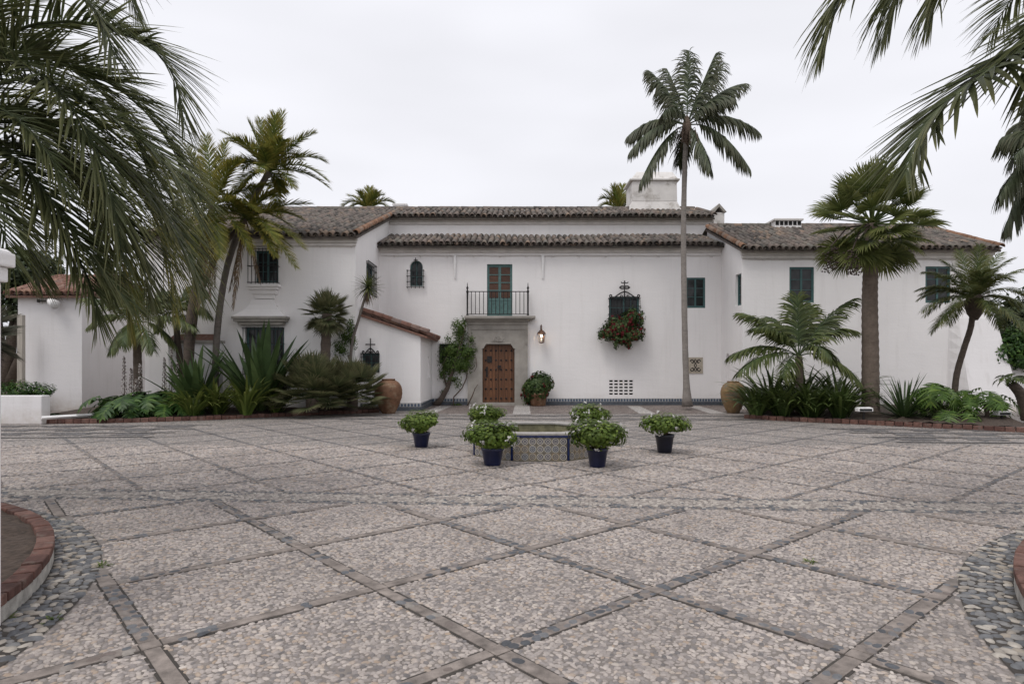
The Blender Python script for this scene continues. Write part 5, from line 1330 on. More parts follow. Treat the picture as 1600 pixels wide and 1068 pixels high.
def leaf_cloud(name, P, Nrm, size, mat, t, k=5, asp=1.3, kind='stuff', bend=0.25):
    """one small bent leaf for each point"""
    n = len(P); P = np.asarray(P); Nrm = unit(np.asarray(Nrm)); size = np.broadcast_to(size, (n,))
    ref = unit(rng.normal(size=(n, 3))); u = unit(np.cross(Nrm, ref)); v = np.cross(Nrm, u)
    if k == 4:
        pat = np.array([[0, -1, 0], [.5, 0, bend], [0, 1, 0], [-.5, 0, bend]]); pat[:, 1] *= asp; faces = np.array([[0, 1, 2, 3]])
    else:
        a = np.arange(6) * np.pi / 3; pat = np.stack([np.cos(a), np.sin(a) * asp, bend * np.abs(np.cos(a))], -1); faces = np.array([[0, 1, 2, 3], [0, 3, 4, 5]])
    W = P[:, None] + (u[:, None] * pat[None, :, :1] + v[:, None] * pat[None, :, 1:2] + Nrm[:, None] * pat[None, :, 2:]) * size[:, None, None]
    off = (np.arange(n) * len(pat))[:, None, None]
    o = obj(name, mesh_np(name, W.reshape(-1, 3), [(faces[None] + off).reshape(-1, 4)], mat, smooth=False), t)
    if kind: tag(o, kind=kind)
    return o
def ball_points(n, rad, c=(0, 0, 0), shell=0.55, lumps=9, amp=0.22, seed=0, lo=-1.0):
    """points in a lumpy ellipsoid, denser to the outside; outward normals"""
    r_ = np.random.default_rng(seed); d = unit(r_.normal(size=(n * 2, 3))); d = d[d[:, 2] > lo][:n]
    L = unit(r_.normal(size=(lumps, 3))); m = (d @ L.T).max(1); f = 1 - amp + 2 * amp * np.clip((m - .6) / .4, 0, 1)
    rr = f * (shell + (1 - shell) * r_.random(len(d)) ** .6)
    P = d * rr[:, None] * np.array(rad) + np.array(c); return P, unit(d / np.array(rad) + r_.normal(0, .45, d.shape))
# leaf materials
ml_near = M_leaf('near_palm_leaflet', (0.066, 0.088, 0.036), (0.165, 0.19, 0.100), (0.17, 0.165, 0.07), 0.38, 0.5)
ml_phx = M_leaf('date_palm_leaflet', (0.115, 0.145, 0.028), (0.23, 0.22, 0.048), (0.30, 0.24, 0.05), 0.32, 0.45)
ml_phx2 = M_leaf('greener_date_palm_leaflet', (0.11, 0.150, 0.030), (0.22, 0.235, 0.055), (0.32, 0.25, 0.06), 0.32, 0.45)
ml_king = M_leaf('king_palm_leaflet', (0.075, 0.098, 0.052), (0.15, 0.175, 0.10), (0.09, 0.08, 0.05), 0.25, 0.4)
ml_kent = M_leaf('kentia_leaflet', (0.060, 0.092, 0.034), (0.13, 0.165, 0.065), (0.15, 0.16, 0.05), 0.28, 0.4)
ml_pyg = M_leaf('pygmy_palm_leaflet', (0.072, 0.105, 0.034), (0.15, 0.175, 0.06), (0.18, 0.17, 0.06), 0.28, 0.45)
ml_fan = M_leaf('fan_palm_blade', (0.075, 0.11, 0.026), (0.15, 0.19, 0.05), (0.22, 0.22, 0.08), 0.3, 0.4)
ml_cham = M_leaf('dwarf_fan_palm_blade', (0.062, 0.088, 0.036), (0.14, 0.165, 0.07), (0.20, 0.18, 0.10), 0.22, 0.45)
ml_grey = M_leaf('grey_fan_blade', (0.085, 0.10, 0.075), (0.15, 0.16, 0.12), (0.2, 0.18, 0.13), 0.2, 0.5)
ml_dead = M_leaf('dead_leaf', (0.16, 0.115, 0.075), (0.30, 0.22, 0.15), None, 0.2, 0.8, 0.1)
ml_deadgrey = M_leaf('dead_grey_leaf', (0.15, 0.125, 0.11), (0.24, 0.20, 0.175), None, 0.15, 0.8, 0.1)
ml_strap = M_leaf('dark_strap_leaf', (0.042, 0.076, 0.020), (0.11, 0.16, 0.045), (0.10, 0.13, 0.04), 0.2, 0.35)
ml_aga = M_leaf('light_strap_leaf', (0.075, 0.125, 0.024), (0.17, 0.23, 0.05), (0.17, 0.18, 0.05), 0.25, 0.4)
ml_furc = M_leaf('blue_green_sword_leaf', (0.050, 0.085, 0.030), (0.10, 0.15, 0.055), None, 0.15, 0.4)
ml_yuc = M_leaf('yucca_leaf', (0.045, 0.075, 0.022), (0.13, 0.15, 0.055), (0.16, 0.15, 0.06), 0.2, 0.4)
ml_acan = M_leaf('acanthus_leaf', (0.035, 0.082, 0.018), (0.10, 0.17, 0.035), None, 0.25, 0.4)
ml_phil = M_leaf('philodendron_leaf', (0.075, 0.14, 0.028), (0.16, 0.24, 0.05), None, 0.3, 0.35)
ml_ger = M_leaf('geranium_leaf', (0.085, 0.135, 0.018), (0.17, 0.225, 0.040), None, 0.28, 0.5)
ml_vine = M_leaf('vine_leaf', (0.065, 0.115, 0.022), (0.14, 0.20, 0.05), None, 0.28, 0.45)
ml_flowleaf = M_leaf('window_geranium_leaf', (0.045, 0.078, 0.024), (0.10, 0.14, 0.045), None, 0.25, 0.5)
ml_tree = M_leaf('background_tree_leaf', (0.035, 0.05, 0.022), (0.075, 0.095, 0.04), None, 0.25, 0.5)
ml_white = M_leaf('white_petal', (0.72, 0.70, 0.68), (0.8, 0.78, 0.76), None, 0.2, 0.6)
ml_red = M_leaf('dark_red_petal', (0.12, 0.010, 0.016), (0.22, 0.018, 0.024), None, 0.2, 0.6)
def M_trunk(name, c1, c2, zs, bs=0.6):
    m, nt, b = _mat(name); v = mapped_coord(nt, (3, 3, zs)); n_ = noise(nt, v, 1.0, 6, 0.65); v2 = mapped_coord(nt, (9, 9, 9)); n2 = noise(nt, v2, 1.5, 5, .7)
    nt.links.new(mixc(nt, 0.4, ramp_node(nt, n_, [(0.3, c1), (0.7, c2)]), ramp_node(nt, n2, [(0.35, c1), (0.65, c2)])), b.inputs['Base Color']); b.inputs['Roughness'].default_value = 0.9
    h = bump(nt, b, n_, bs, 0.03); bump(nt, b, n2, bs * .7, 0.02, h); return m
mt_grey = M_trunk('pale_ringed_trunk', (0.17, 0.15, 0.135), (0.30, 0.27, 0.245), 14)
mt_brown = M_trunk('brown_fibrous_trunk', (0.065, 0.045, 0.033), (0.16, 0.115, 0.085), 10, 1.0)
mt_mid = M_trunk('grey_brown_trunk', (0.085, 0.072, 0.062), (0.18, 0.155, 0.135), 14, 1.0)
mt_dark = M_trunk('dark_trunk', (0.05, 0.038, 0.03), (0.12, 0.09, 0.07), 12, 1.0)
mt_fan = M_trunk('fan_palm_trunk', (0.10, 0.075, 0.058), (0.19, 0.15, 0.12), 6, 1.0)

# ------------------------------------------------------------------ near palms whose crowns hang into the picture
def near_palm(label, base, crown, paths, extra, seed):
    t = thing('feather_palm', label, 'palm tree', base)
    c = Vector(crown)
    trunk(t, [base, Vector(base).lerp(c, .5) + Vector((.1, 0, 0)), c - Vector((0, 0, .1))], 0.26, 0.22, mt_fan, 16)
    rn = random.Random(seed)
    for p, kw in paths:
        pts = [at(*q) for q in p]; kw = dict(kw)
        add_frond(t, [tuple(q) for q in pts], 'butia', kw.pop('mat', ml_near), **kw)
    # the rest of the crown, round the sides the picture does not show
    for (a, e, L, bend) in extra:
        pts = []; pos = np.array(c, float); n = 8
        for k in range(n + 1):
            ee = R(e - bend * (k / n) ** 1.3); pts.append(pos.copy()); pos = pos + np.array([math.cos(R(a)) * math.cos(ee), math.sin(R(a)) * math.cos(ee), math.sin(ee)]) * L / n
        add_frond(t, pts, 'butia', ml_near, n=60, m=4)
    return t
LP = [
    ([(-110, 190, 6.8), (-20, 70, 6.7), (80, 34, 6.6), (170, 46, 6.5), (240, 78, 6.4), (275, 128, 6.35), (287, 190, 6.3)], dict(droop=0.28, L=0.83)),
    ([(-110, 200, 6.8), (0, 128, 6.4), (80, 140, 6.1), (160, 178, 5.9), (230, 228, 5.8), (285, 290, 5.7), (312, 345, 5.7)], dict(L=0.90, droop=0.25, n=110)),
    ([(-110, 190, 6.8), (-20, 96, 6.2), (50, 108, 5.9), (105, 160, 5.7), (150, 235, 5.6), (178, 320, 5.5), (190, 400, 5.5)], dict(L=0.92, droop=0.45, n=100)),
    ([(-110, 200, 6.8), (-10, 92, 6.6), (60, 85, 6.6), (130, 120, 6.8), (185, 175, 6.9), (222, 240, 7.0), (240, 310, 7.0)], dict(L=0.83, droop=0.35)),
    ([(-110, 210, 6.8), (-10, 235, 6.3), (45, 275, 6.0), (85, 335, 5.9), (118, 395, 5.8), (145, 455, 5.7), (152, 500, 5.7)], dict(L=0.76, droop=0.40)),
    ([(-110, 210, 6.8), (0, 175, 6.9), (70, 205, 7.0), (120, 262, 7.0), (148, 330, 7.0), (158, 400, 7.0), (162, 455, 7.0)], dict(L=0.92, droop=0.38, n=105)),
    ([(-110, 210, 6.8), (0, 190, 6.4), (90, 205, 6.3), (175, 250, 6.3), (245, 320, 6.3), (290, 395, 6.3), (312, 455, 6.3)], dict(L=0.94, droop=0.45, n=110)),
    ([(-110, 200, 6.8), (-30, 60, 6.9), (30, -40, 6.9), (110, -70, 6.9), (190, -60, 6.8), (200, -20, 6.8), (215, 30, 6.8)], dict(L=0.71, droop=0.25)),
    ([(-110, 210, 6.8), (-30, 260, 6.9), (10, 320, 7.1), (40, 380, 7.2), (62, 440, 7.2)], dict(L=0.69, droop=0.35, n=70)),
    ([(-110, 200, 6.8), (0, 150, 7.3), (110, 170, 7.6), (200, 225, 7.8), (260, 295, 7.9), (290, 360, 7.9), (300, 430, 7.9)], dict(L=0.98, droop=0.40, n=100, mat=ml_phx2)),
    ([(-110, 210, 6.8), (20, 225, 6.6), (120, 275, 6.5), (190, 345, 6.4), (222, 410, 6.4), (232, 460, 6.4)], dict(L=1.09, droop=0.50, n=120)),
    ([(-110, 210, 6.8), (10, 240, 6.0), (70, 300, 5.8), (120, 370, 5.7), (165, 430, 5.7), (200, 470, 5.7)], dict(L=0.86, droop=0.50, n=100)),
    ([(-110, 200, 6.8), (0, 110, 7.0), (110, 105, 7.2), (200, 150, 7.3), (262, 220, 7.4), (300, 300, 7.4)], dict(L=0.98, droop=0.30, n=120)),
    ([(-110, 205, 6.8), (30, 180, 7.2), (140, 225, 7.4), (225, 310, 7.5), (262, 400, 7.5), (268, 470, 7.5)], dict(L=1.0, droop=.55, n=110, mat=ml_phx2)),
    ([(-110, 205, 6.8), (0, 200, 7.2), (90, 250, 7.3), (165, 340, 7.3), (195, 430, 7.3), (200, 500, 7.3)], dict(L=.9, droop=.6, n=100, mat=ml_phx2)),
    ([(-110, 210, 6.8), (-60, 260, 6.0), (-10, 330, 5.6), (20, 410, 5.5)], dict(L=0.92, droop=0.40, n=80)),
    ([(-110, 190, 6.8), (-40, 20, 6.2), (20, -30, 5.8), (90, -30, 5.6), (150, 20, 5.5), (180, 90, 5.4)], dict(L=0.83, droop=0.35)),
    ([(-110, 210, 6.8), (-20, 170, 6.0), (30, 190, 5.6), (75, 240, 5.4), (105, 300, 5.3)], dict(L=0.71, droop=0.50, n=80)),
]
crL = at(-110, 200, 6.8)
near_palm('big feather palm at the left edge whose arching fronds fill the upper left corner', (crL.x - .15, 6.8, 0.1), tuple(crL), LP,
          [(100, 40, 2.6, 80), (130, 60, 2.5, 100), (165, 30, 2.6, 80), (200, 50, 2.6, 100), (235, 30, 2.6, 80), (75, 75, 2.3, 90), (180, 80, 2.2, 90), (270, 45, 2.4, 90), (150, 0, 2.4, 60), (215, -5, 2.4, 60)], 1)
RP = [
    ([(1760, -60, 6.3), (1680, 0, 6.1), (1600, 70, 6.0), (1525, 125, 5.9), (1470, 168, 5.9), (1436, 212, 5.9), (1416, 268, 5.9)], dict(L=1.05, droop=.25, n=86, w=.052, v=0, s0=66, s1=32)),
    ([(1760, -80, 6.3), (1640, -160, 6.2), (1500, -160, 6.1), (1390, -80, 6.0), (1318, -5, 6.0), (1285, 75, 6.0)], dict(L=.95, droop=1.1, n=100, w=.030)),
    ([(1760, -80, 6.3), (1680, -190, 6.5), (1580, -190, 6.6), (1480, -100, 6.6), (1415, -30, 6.6), (1385, 45, 6.6)], dict(L=1.0, droop=1.2, n=96, w=.030)),
    ([(1760, -70, 6.3), (1710, -40, 6.0), (1660, 0, 5.8), (1625, 60, 5.7), (1610, 130, 5.7)], dict(L=.85, droop=.2, n=50, w=.046, v=0)),
    ([(1760, -80, 6.3), (1700, -160, 6.9), (1610, -170, 7.3), (1530, -90, 7.5), (1475, -25, 7.6), (1448, 40, 7.6)], dict(L=1.0, droop=1.1, n=88, w=.030)),
    ([(1760, -60, 6.3), (1750, 20, 6.0), (1730, 120, 5.9), (1715, 220, 5.9)], dict(L=.6, droop=.4, n=60)),
]
crR = at(1760, -70, 6.3)
near_palm('big feather palm at the right edge whose fronds hang into the upper right corner', (crR.x + .1, 6.35, 0.1), tuple(crR), RP,
          [(80, 40, 2.6, 80), (50, 60, 2.5, 100), (15, 30, 2.6, 80), (-20, 50, 2.6, 100), (-55, 30, 2.6, 80), (105, 75, 2.3, 90), (0, 80, 2.2, 90), (-90, 45, 2.4, 90), (30, 0, 2.4, 60), (-35, -5, 2.4, 60)], 2)

# ------------------------------------------------------------------ slender date palms by the left wing
def palm(name, label, Y, trunk_px, crown_px, tips, style, mat, r0, r1, tmat, lift=0.45, group=None, fill=0, fillr=(1.6, 2.2), base_z=0.12, heart=True, bulge=0.0, **kw):
    base = at(trunk_px[0][0], trunk_px[0][1], Y); base.z = base_z
    t = thing(name, label, 'palm tree', tuple(base), 0, group)
    c = at(crown_px[0], crown_px[1], Y)
    trunk(t, [base] + [at(p[0], p[1], Y) for p in trunk_px[1:]] + [c], r0, r1, tmat, 12, bulge, ring=r0 * .05)
    for i, tp in enumerate(tips):
        px, py, dy = tp[:3]; lf = tp[3] if len(tp) > 3 else lift; sty = tp[4] if len(tp) > 4 else style; mm = ml_dead if sty == 'dead' else mat
        frond_to(t, c, at(px, py, Y + dy), lf, sty, mm, **({} if sty == 'dead' else kw))
    for k in range(fill):
        a = k * 2.4 + random.uniform(-.3, .3); e = random.uniform(-25, 70); L = random.uniform(*fillr)
        tip = c + Vector((math.cos(a) * math.cos(R(e)), math.sin(a) * math.cos(R(e)), math.sin(R(e)))) * L; tip.z -= .35 * L
        frond_to(t, c, tip, lift * 1.2, style, mat, **kw)
    return t
palm('date_palm', 'slender leaning date palm with yellowing fronds and dead skirt, nearer the outbuilding', 20.4, [(290, 600), (294, 520), (303, 460), (315, 400)], (333, 322),
     [(250, 262, .3), (262, 330, -.4), (275, 395, -.3, .6), (322, 213, .2, .1), (292, 228, .5, .2), (352, 222, .6, .1), (376, 248, .3, .2), (402, 330, -.5, .5), (392, 395, -.7, .6), (344, 402, -1.1, .5), (300, 410, -.9, .55), (238, 300, .8),
      (228, 360, .4, .6), (420, 290, .6, .3), (318, 440, -.4, .2, 'dead'), (328, 470, -.2, .1, 'dead'), (302, 455, .2, .2, 'dead'), (336, 448, .3, .2, 'dead'), (310, 480, -.1, .1, 'dead')], 'phoenix', ml_phx, .11, .10, mt_dark, fill=9, fillr=(1.9, 2.5), bulge=.04)
palm('date_palm', 'taller date palm with a grey leaning trunk, its crown above the left wing roof', 21.3, [(335, 600), (338, 540), (345, 470), (358, 405), (385, 335)], (420, 268),
     [(441, 176, .2, .05), (407, 188, .4, .1), (388, 190, -.2, .15), (430, 180, -.5, .1), (491, 208, .1, .35), (512, 283, -.3, .75), (508, 252, .5, .6), (457, 292, -.7, .5), (357, 220, .3, .35), (345, 205, .6, .3), (375, 300, -.6, .45), (352, 262, -.2, .5), (470, 250, 1.2, .5), (440, 300, .8, .4)], 'phoenix', ml_phx2, .105, .095, mt_mid, fill=12, fillr=(1.6, 2.0), bulge=.04)
# drooping lower crown belongs to the taller palm's neighbour: a third palm with its trunk behind the other two
palm('date_palm', 'date palm with fronds drooping in front of the barred upper window', 20.9, [(297, 604), (300, 540), (312, 465), (342, 395)], (384, 342),
     [(475, 388, -.5, .55), (462, 418, -.8, .5), (470, 341, .1, .45), (484, 318, .5, .3), (430, 400, -1.0, .5), (330, 300, .3, .5), (320, 350, -.2, .55), (340, 400, -.6, .5), (440, 300, .6, .4), (400, 290, .8, .3), (364, 480, -.25, .1, 'dead'), (358, 452, .1, .1, 'dead'), (407, 440, -.3, .15, 'dead')], 'phoenix', ml_phx, .085, .075, mt_dark, fill=8, fillr=(1.6, 2.1))
# ------------------------------------------------------------------ small feather palms in front of the outbuilding
palm('feather_palm', 'small feather palm with a stout short trunk against the outbuilding wall', 20.6, [(216, 612), (215, 570), (214, 530)], (213, 505),
     [(132, 466, .2, .45), (140, 508, -.5, .6), (172, 548, -.7, .55), (210, 452, .3, .2), (240, 548, -.8, .5), (288, 476, .2, .5), (305, 512, -.4, .6), (262, 455, .6, .35), (165, 450, .5, .35), (275, 540, .2, .6), (190, 540, -1.0, .5)], 'kentia', ml_kent, .13, .11, mt_fan, scale=.85)
palm('feather_palm', 'small feather palm behind the coped garden wall trunks, dark thin trunk', 21.1, [(287, 600), (281, 560), (277, 530)], (276, 492),
     [(326, 492, -.2, .6), (318, 460, .3, .45), (232, 470, .1, .5), (245, 510, -.4, .5), (290, 452, .2, .2), (300, 520, -.6, .5), (258, 455, .5, .3)], 'kentia', ml_kent, .10, .09, mt_dark, scale=.85)
# ------------------------------------------------------------------ king palm in front of the main wall
kp = palm('king_palm', 'tall slim palm with a pale ringed trunk standing before the main wall', 23.57, [(1074, 640), (1071, 560), (1069, 460), (1068, 360), (1070, 260)], (1073, 196),
     [(1077, 82, .1, 0.00), (1117, 86, -.2, 0.17), (1016, 112, .2, 0.43), (1042, 108, .9, 0.36), (1162, 131, .3, 0.61), (1143, 153, -.8, 0.65), (1184, 205, .1, 0.90), (1171, 262, -.4, 1.04), (1110, 262, -.9, 0.61), (1000, 286, -.3, 0.90), (982, 212, .4, 0.80), (985, 236, -.3, 0.90), (1036, 178, -1.4, 0.80), (1128, 100, 1.2, 0.43), (1060, 258, .9, 0.72)],
     'king', ml_king, .115, .085, mt_grey, bulge=.10)
c_ = at(1073, 205, 23.57) - Vector(kp.location)
MB().lathe([(0.09, -.55), (0.15, -.35), (0.20, -.05), (0.16, .25), (0.06, .55)], 12, tuple(c_)).build('crownshaft', mt_brown, kp, smooth=True)
ss = MB()
for k in range(26):
    a = random.uniform(0, 6.28); L = random.uniform(.35, .7); z0 = random.uniform(-.4, 0)
    ss.tube([(c_.x + .1*math.cos(a), c_.y + .1*math.sin(a), c_.z + z0), (c_.x + L*.7*math.cos(a), c_.y + L*.7*math.sin(a), c_.z + z0 + .12), (c_.x + L*math.cos(a), c_.y + L*math.sin(a), c_.z + z0 - L * .7)], [.02, .015, .01], 4)
ss.build('flower_stalks', mt_brown, kp)
# ------------------------------------------------------------------ feather palm before the right wing
palm('feather_palm', 'low feather palm with wide arching fronds before the right wing window', 19.8, [(1249, 625), (1249, 590)], (1248, 556),
     [(1246, 462, .2, .0), (1157, 489, .2, .55), (1203, 496, .9, .45), (1180, 512, -.5, .6), (1142, 556, -.2, .62), (1153, 582, -.9, .62), (1333, 467, .3, .5), (1333, 516, -.3, .62), (1342, 594, -.8, .7), (1298, 556, -1.2, .6), (1268, 478, .8, .2), (1222, 588, -1.3, .5), (1300, 500, 1.0, .5)], 'kentia', ml_kent, .12, .10, mt_fan, base_z=.12, scale=1.05)
# ------------------------------------------------------------------ fan palm, pygmy date palm, background palms
def fan_crown(t, c, mat, n, L0, Rb, seed=0, elr=(-50, 85), petiole=None, dead=0, deadmat=None, scr=(.85, 1.15), yaw=None, droop=.6, nseg=34, spread=120, pr=.012, split=.5, roll=.3):
    me = [fan_mesh(mat, Rb, nseg, spread, L0, droop, split, seed=seed + i, pr=pr) for i in range(4)]
    rn = random.Random(seed)
    for k in range(n):
        a = k * 2.39996 + rn.uniform(-.3, .3); f = (k + .5) / n; e = elr[1] + (elr[0] - elr[1]) * f ** .8 + rn.uniform(-8, 8)
        o = obj('fan_leaf', me[k % 4], t, c, (0, 0, 0), rn.uniform(*scr)); o.rotation_euler = (rn.uniform(-roll, roll), -R(e), a)
    if dead:
        md = [fan_mesh(deadmat or ml_dead, Rb * .9, 26, 80, L0, 1.6, seed=seed + 10 + i, pr=pr) for i in range(2)]
        for k in range(dead):
            o = obj('dead_leaf', md[k % 2], t, c, (0, 0, 0), rn.uniform(*scr)); o.rotation_euler = (rn.uniform(-.3, .3), -R(rn.uniform(-85, -60)), k * 2.4)
Yw = 19.3
b0 = at(1360, 640, Yw); b0.z = .1; wt = thing('fan_palm', 'sturdy fan palm with thick ringed trunk before the right wing', 'palm tree', tuple(b0)); cw = at(1362, 350, Yw)
trunk(wt, [b0, at(1360, 560, Yw), at(1359, 470, Yw), at(1361, 400, Yw), cw], .245, .175, mt_fan, 18, .05, ring=.014, n=60)
fan_crown(wt, tuple(cw - Vector(wt.location)), ml_fan, 52, 1.08, 0.84, 5, (-66, 88), scr=(.85, 1.12), droop=.7, nseg=40, spread=118, pr=.02, split=.6, roll=.6)
m_seed = M_simple('dark_fruit', (0.05, 0.035, 0.028), .8, .4, 30)
for (px, py, dy) in ((1298, 385, -.5), (1332, 390, -1.0)):
    p = at(px, py, Yw + dy) - Vector(wt.location); cc = Vector(cw) - Vector(wt.location)
    mb = MB().tube([tuple(cc), tuple(cc.lerp(p, .6) + Vector((0, 0, .3))), tuple(p)], [.03, .025, .02], 5)
    for k in range(70):
        q = p + Vector((random.gauss(0, .10), random.gauss(0, .10), -random.random() * .75)); mb.lathe([(0, -.03), (.035, 0), (0, .03)], 5, tuple(q), cap_bot=False)
    tag(mb.build('fruit_cluster', m_seed, wt), kind='stuff')
palm('pygmy_date_palm', 'pygmy date palm with curved thin trunk and fine drooping fronds by the buttress', 19.0, [(1490, 632), (1494, 590), (1506, 545), (1517, 510)], (1522, 470),
     [(1436, 452, .2, .45), (1441, 486, -.3, .55), (1466, 508, -.6, .5), (1474, 408, .3, .35), (1500, 392, .6, .2), (1530, 384, -.1, .12), (1562, 396, .3, .3), (1603, 420, .1, .4), (1604, 462, -.3, .55), (1590, 480, -.7, .5), (1470, 430, -.8, .4), (1555, 430, -1.0, .4), (1508, 452, -1.4, .5), (1540, 400, .9, .3), (1445, 425, .5, .45), (1580, 405, -.4, .4), (1488, 480, -1.1, .5), (1549, 486, -.9, .4)],
     'pygmy', ml_pyg, .085, .075, mt_dark, scale=1.25, fill=12, fillr=(1.3, 1.6))
pd = [o for o in bpy.data.objects if o.name.startswith('pygmy_date_palm')][0]
cc = at(1523, 478, 19.0) - Vector(pd.location); MB().lathe([(.08, -.42), (.20, -.22), (.27, .05), (.2, .3), (.05, .42)], 12, tuple(cc)).build('leaf_base_boss', mt_dark, pd, smooth=True)
palm('date_palm', 'date palm crown showing over the roof ridge beside the small white chimney', 42, [(575, 560), (575, 400)], (575, 330), [(536, 322, 0, .9), (545, 306, .5, .5), (560, 300, -.4, .3), (578, 294, .2, .1), (598, 305, .3, .5), (616, 318, 0, .8), (608, 328, -.6, .9), (545, 330, -.5, .9), (590, 300, -.5, .3)], 'phoenix', ml_phx2, .2, .2, mt_brown, base_z=0, scale=1.3)
palm('date_palm', 'date palm crown peeping over the roof beside the big chimney', 40, [(968, 560), (968, 400)], (968, 332), [(938, 312, 0, .8), (944, 298, .4, .5), (958, 291, -.3, .2), (972, 290, .3, .1), (990, 300, .3, .4), (935, 326, -.5, .8), (1000, 315, 0, .6)], 'phoenix', ml_phx2, .2, .2, mt_brown, base_z=0, scale=1.3)
palm('feather_palm', 'dark feather palm fronds entering at the right edge above the roof', 15.5, [(1680, 620), (1680, 480), (1670, 340)], (1660, 225), [(1562, 306, -.3, .7), (1570, 356, .2, .9), (1572, 212, .3, .35), (1585, 245, -.8, .5), (1610, 330, -.5, .6), (1620, 150, .2, .1), (1700, 130, 0, .1), (1750, 220, 0, .5), (1740, 300, -.4, .6), (1600, 190, .8, .3)], 'king', ml_king, .14, .11, mt_grey, base_z=0)
# ------------------------------------------------------------------ fan palms and clumps by the left wing
def stemmed_fan(label, Y, base_px, crown_px, n, L0, Rb, seed, mat, r=(.14, .12), tm=mt_dark, **kw):
    b = at(base_px[0], base_px[1], Y); b.z = .12; c = at(crown_px[0], crown_px[1], Y)
    t = thing('dwarf_fan_palm', label, 'palm tree', tuple(b)); trunk(t, [b, b.lerp(c, .5), c], r[0], r[1], tm, 12, ring=.02, n=20); fan_crown(t, tuple(c - b), mat, n, L0, Rb, seed, **kw); return t
stemmed_fan('dwarf fan palm with a round head on a short dark stem left of the lean-to', 21.4, (505, 632), (511, 490), 58, .42, .46, 11, ml_cham, (.17, .15), elr=(-70, 88), droop=.3, nseg=22, spread=95, pr=.008)
stemmed_fan('wide spreading clump of dwarf fan palm under the round-headed one', 20.7, (488, 645), (488, 622), 95, .88, .62, 21, ml_cham, (.2, .2), elr=(-14, 86), droop=.3, nseg=22, spread=95, pr=.008)
stemmed_fan('smaller dwarf fan palm clump beside the terracotta jar', 21.4, (552, 640), (552, 620), 62, .82, .56, 31, ml_cham, (.15, .15), elr=(-14, 86), droop=.3, nseg=22, spread=95, pr=.008)
t = stemmed_fan('grey-leaved fan palm with dead brown skirt at the left edge', 18.9, (-45, 612), (-42, 520), 30, .62, .85, 41, ml_grey, (.2, .18), elr=(-40, 75), droop=.35, nseg=30, spread=100, dead=16, deadmat=ml_deadgrey)
# sword-leaved plants
def sword(name, label, cat, Y, px, py, n, L, w, mat, e0=(72, 88), bend=(5, 30), tilt=(-30, 8), sp=.1, z=.1, sc=(.75, 1.1), taper=.5, fold=.3, group=None):
    p = at(px, py, Y); p.z = z; t = thing(name, label, cat, tuple(p), 0, group)
    me = [strap_mesh(mat, L, w, random.uniform(*e0), random.uniform(*bend), taper=taper, fold=fold, tw=random.uniform(-.3, .3)) for _ in range(5)]
    rosette(t, me, n, (0, 0, 0), sc, tilt, spread=sp); return t
sword('sword_plant', 'tall broad-leaved sword plant in front of the hooded lower window', 'plant', 20.6, 408, 615, 42, 2.85, .30, ml_furc, tilt=(-34, 6))
sword('sword_plant', 'tall sword plant between the slender palm trunks and the garden wall', 'plant', 20.2, 308, 625, 38, 2.2, .23, ml_furc, tilt=(-34, 6))
for (px, py, Y, n, L, lb) in ((385, 644, 19.9, 130, 1.35, 'strap-leaved clump at the brick edge under the tall sword plant'), (300, 648, 19.4, 100, 1.2, 'strap-leaved clump at the brick edge right of the lobed leaves'),
                              (340, 644, 20.0, 90, 1.3, 'strap-leaved clump behind the brick edge between two larger clumps'), (430, 640, 20.6, 50, 1.0, 'small strap-leaved clump beside the wide fan palm clump')):
    sword('strap_leaf_clump', lb, 'plant', Y, px, py, n, L, .07, ml_aga, (62, 82), (50, 105), (-22, 12), .2, taper=.6, group='strap-leaved clumps in the left bed')
for (px, py, Y, n, L, lb) in ((1182, 650, 19.7, 90, 1.35, 'strap-leaved clump nearest the ochre jar'), (1222, 652, 19.3, 100, 1.35, 'strap-leaved clump under the left fronds of the low feather palm'), (1268, 655, 19.0, 110, 1.4, 'strap-leaved clump below the low feather palm trunk'),
                              (1312, 655, 18.7, 100, 1.35, 'strap-leaved clump left of the fan palm trunk'), (1205, 640, 20.8, 70, 1.9, 'taller strap-leaved clump behind the ochre jar'), (1310, 635, 20.3, 70, 1.9, 'taller strap-leaved clump behind the fan palm trunk'), (1255, 640, 20.6, 70, 2.0, 'taller strap-leaved clump hidden behind the low feather palm')):
    sword('strap_leaf_clump', lb, 'plant', Y, px, py, n, L, .085, ml_strap, (62, 82), (50, 105), (-22, 12), .25, taper=.6, group='strap-leaved clumps in the right bed')
sword('spiky_rosette', 'spiky dark rosette plant right of the fan palm trunk', 'plant', 18.6, 1412, 640, 110, 1.35, .06, ml_furc, (78, 88), (10, 25), (-75, 5), .1, taper=.3)
def yucca():
    Y = 21.9; b = at(544, 600, Y); b.z = .1; t = thing('yucca_tree', 'spiky-headed yucca on a thin leaning stem above the lean-to roof', 'plant', tuple(b)); c = at(575, 449, Y)
    trunk(t, [b, at(549, 545, Y), at(560, 500, Y), c], .055, .042, mt_mid, 10)
    me = [strap_mesh(ml_yuc, .62, .05, random.uniform(-4, 4), random.uniform(10, 35), taper=.4) for _ in range(4)]
    for k in range(80):
        z = 1 - 1.75 * (k + .5) / 80; a = k * 2.4; o = obj('leaf', me[k % 4], t, tuple(c - b), (0, -math.asin(max(-1, min(1, z))), a), random.uniform(.8, 1.1))
    md = [strap_mesh(ml_dead, .5, .04, -60, 30, taper=.4) for _ in range(2)]
    for k in range(16): obj('dead_leaf', md[k % 2], t, tuple(c - b - Vector((0, 0, .1 + .2 * random.random()))), (0, 0, k * 2.4), random.uniform(.7, 1.1))
yucca()
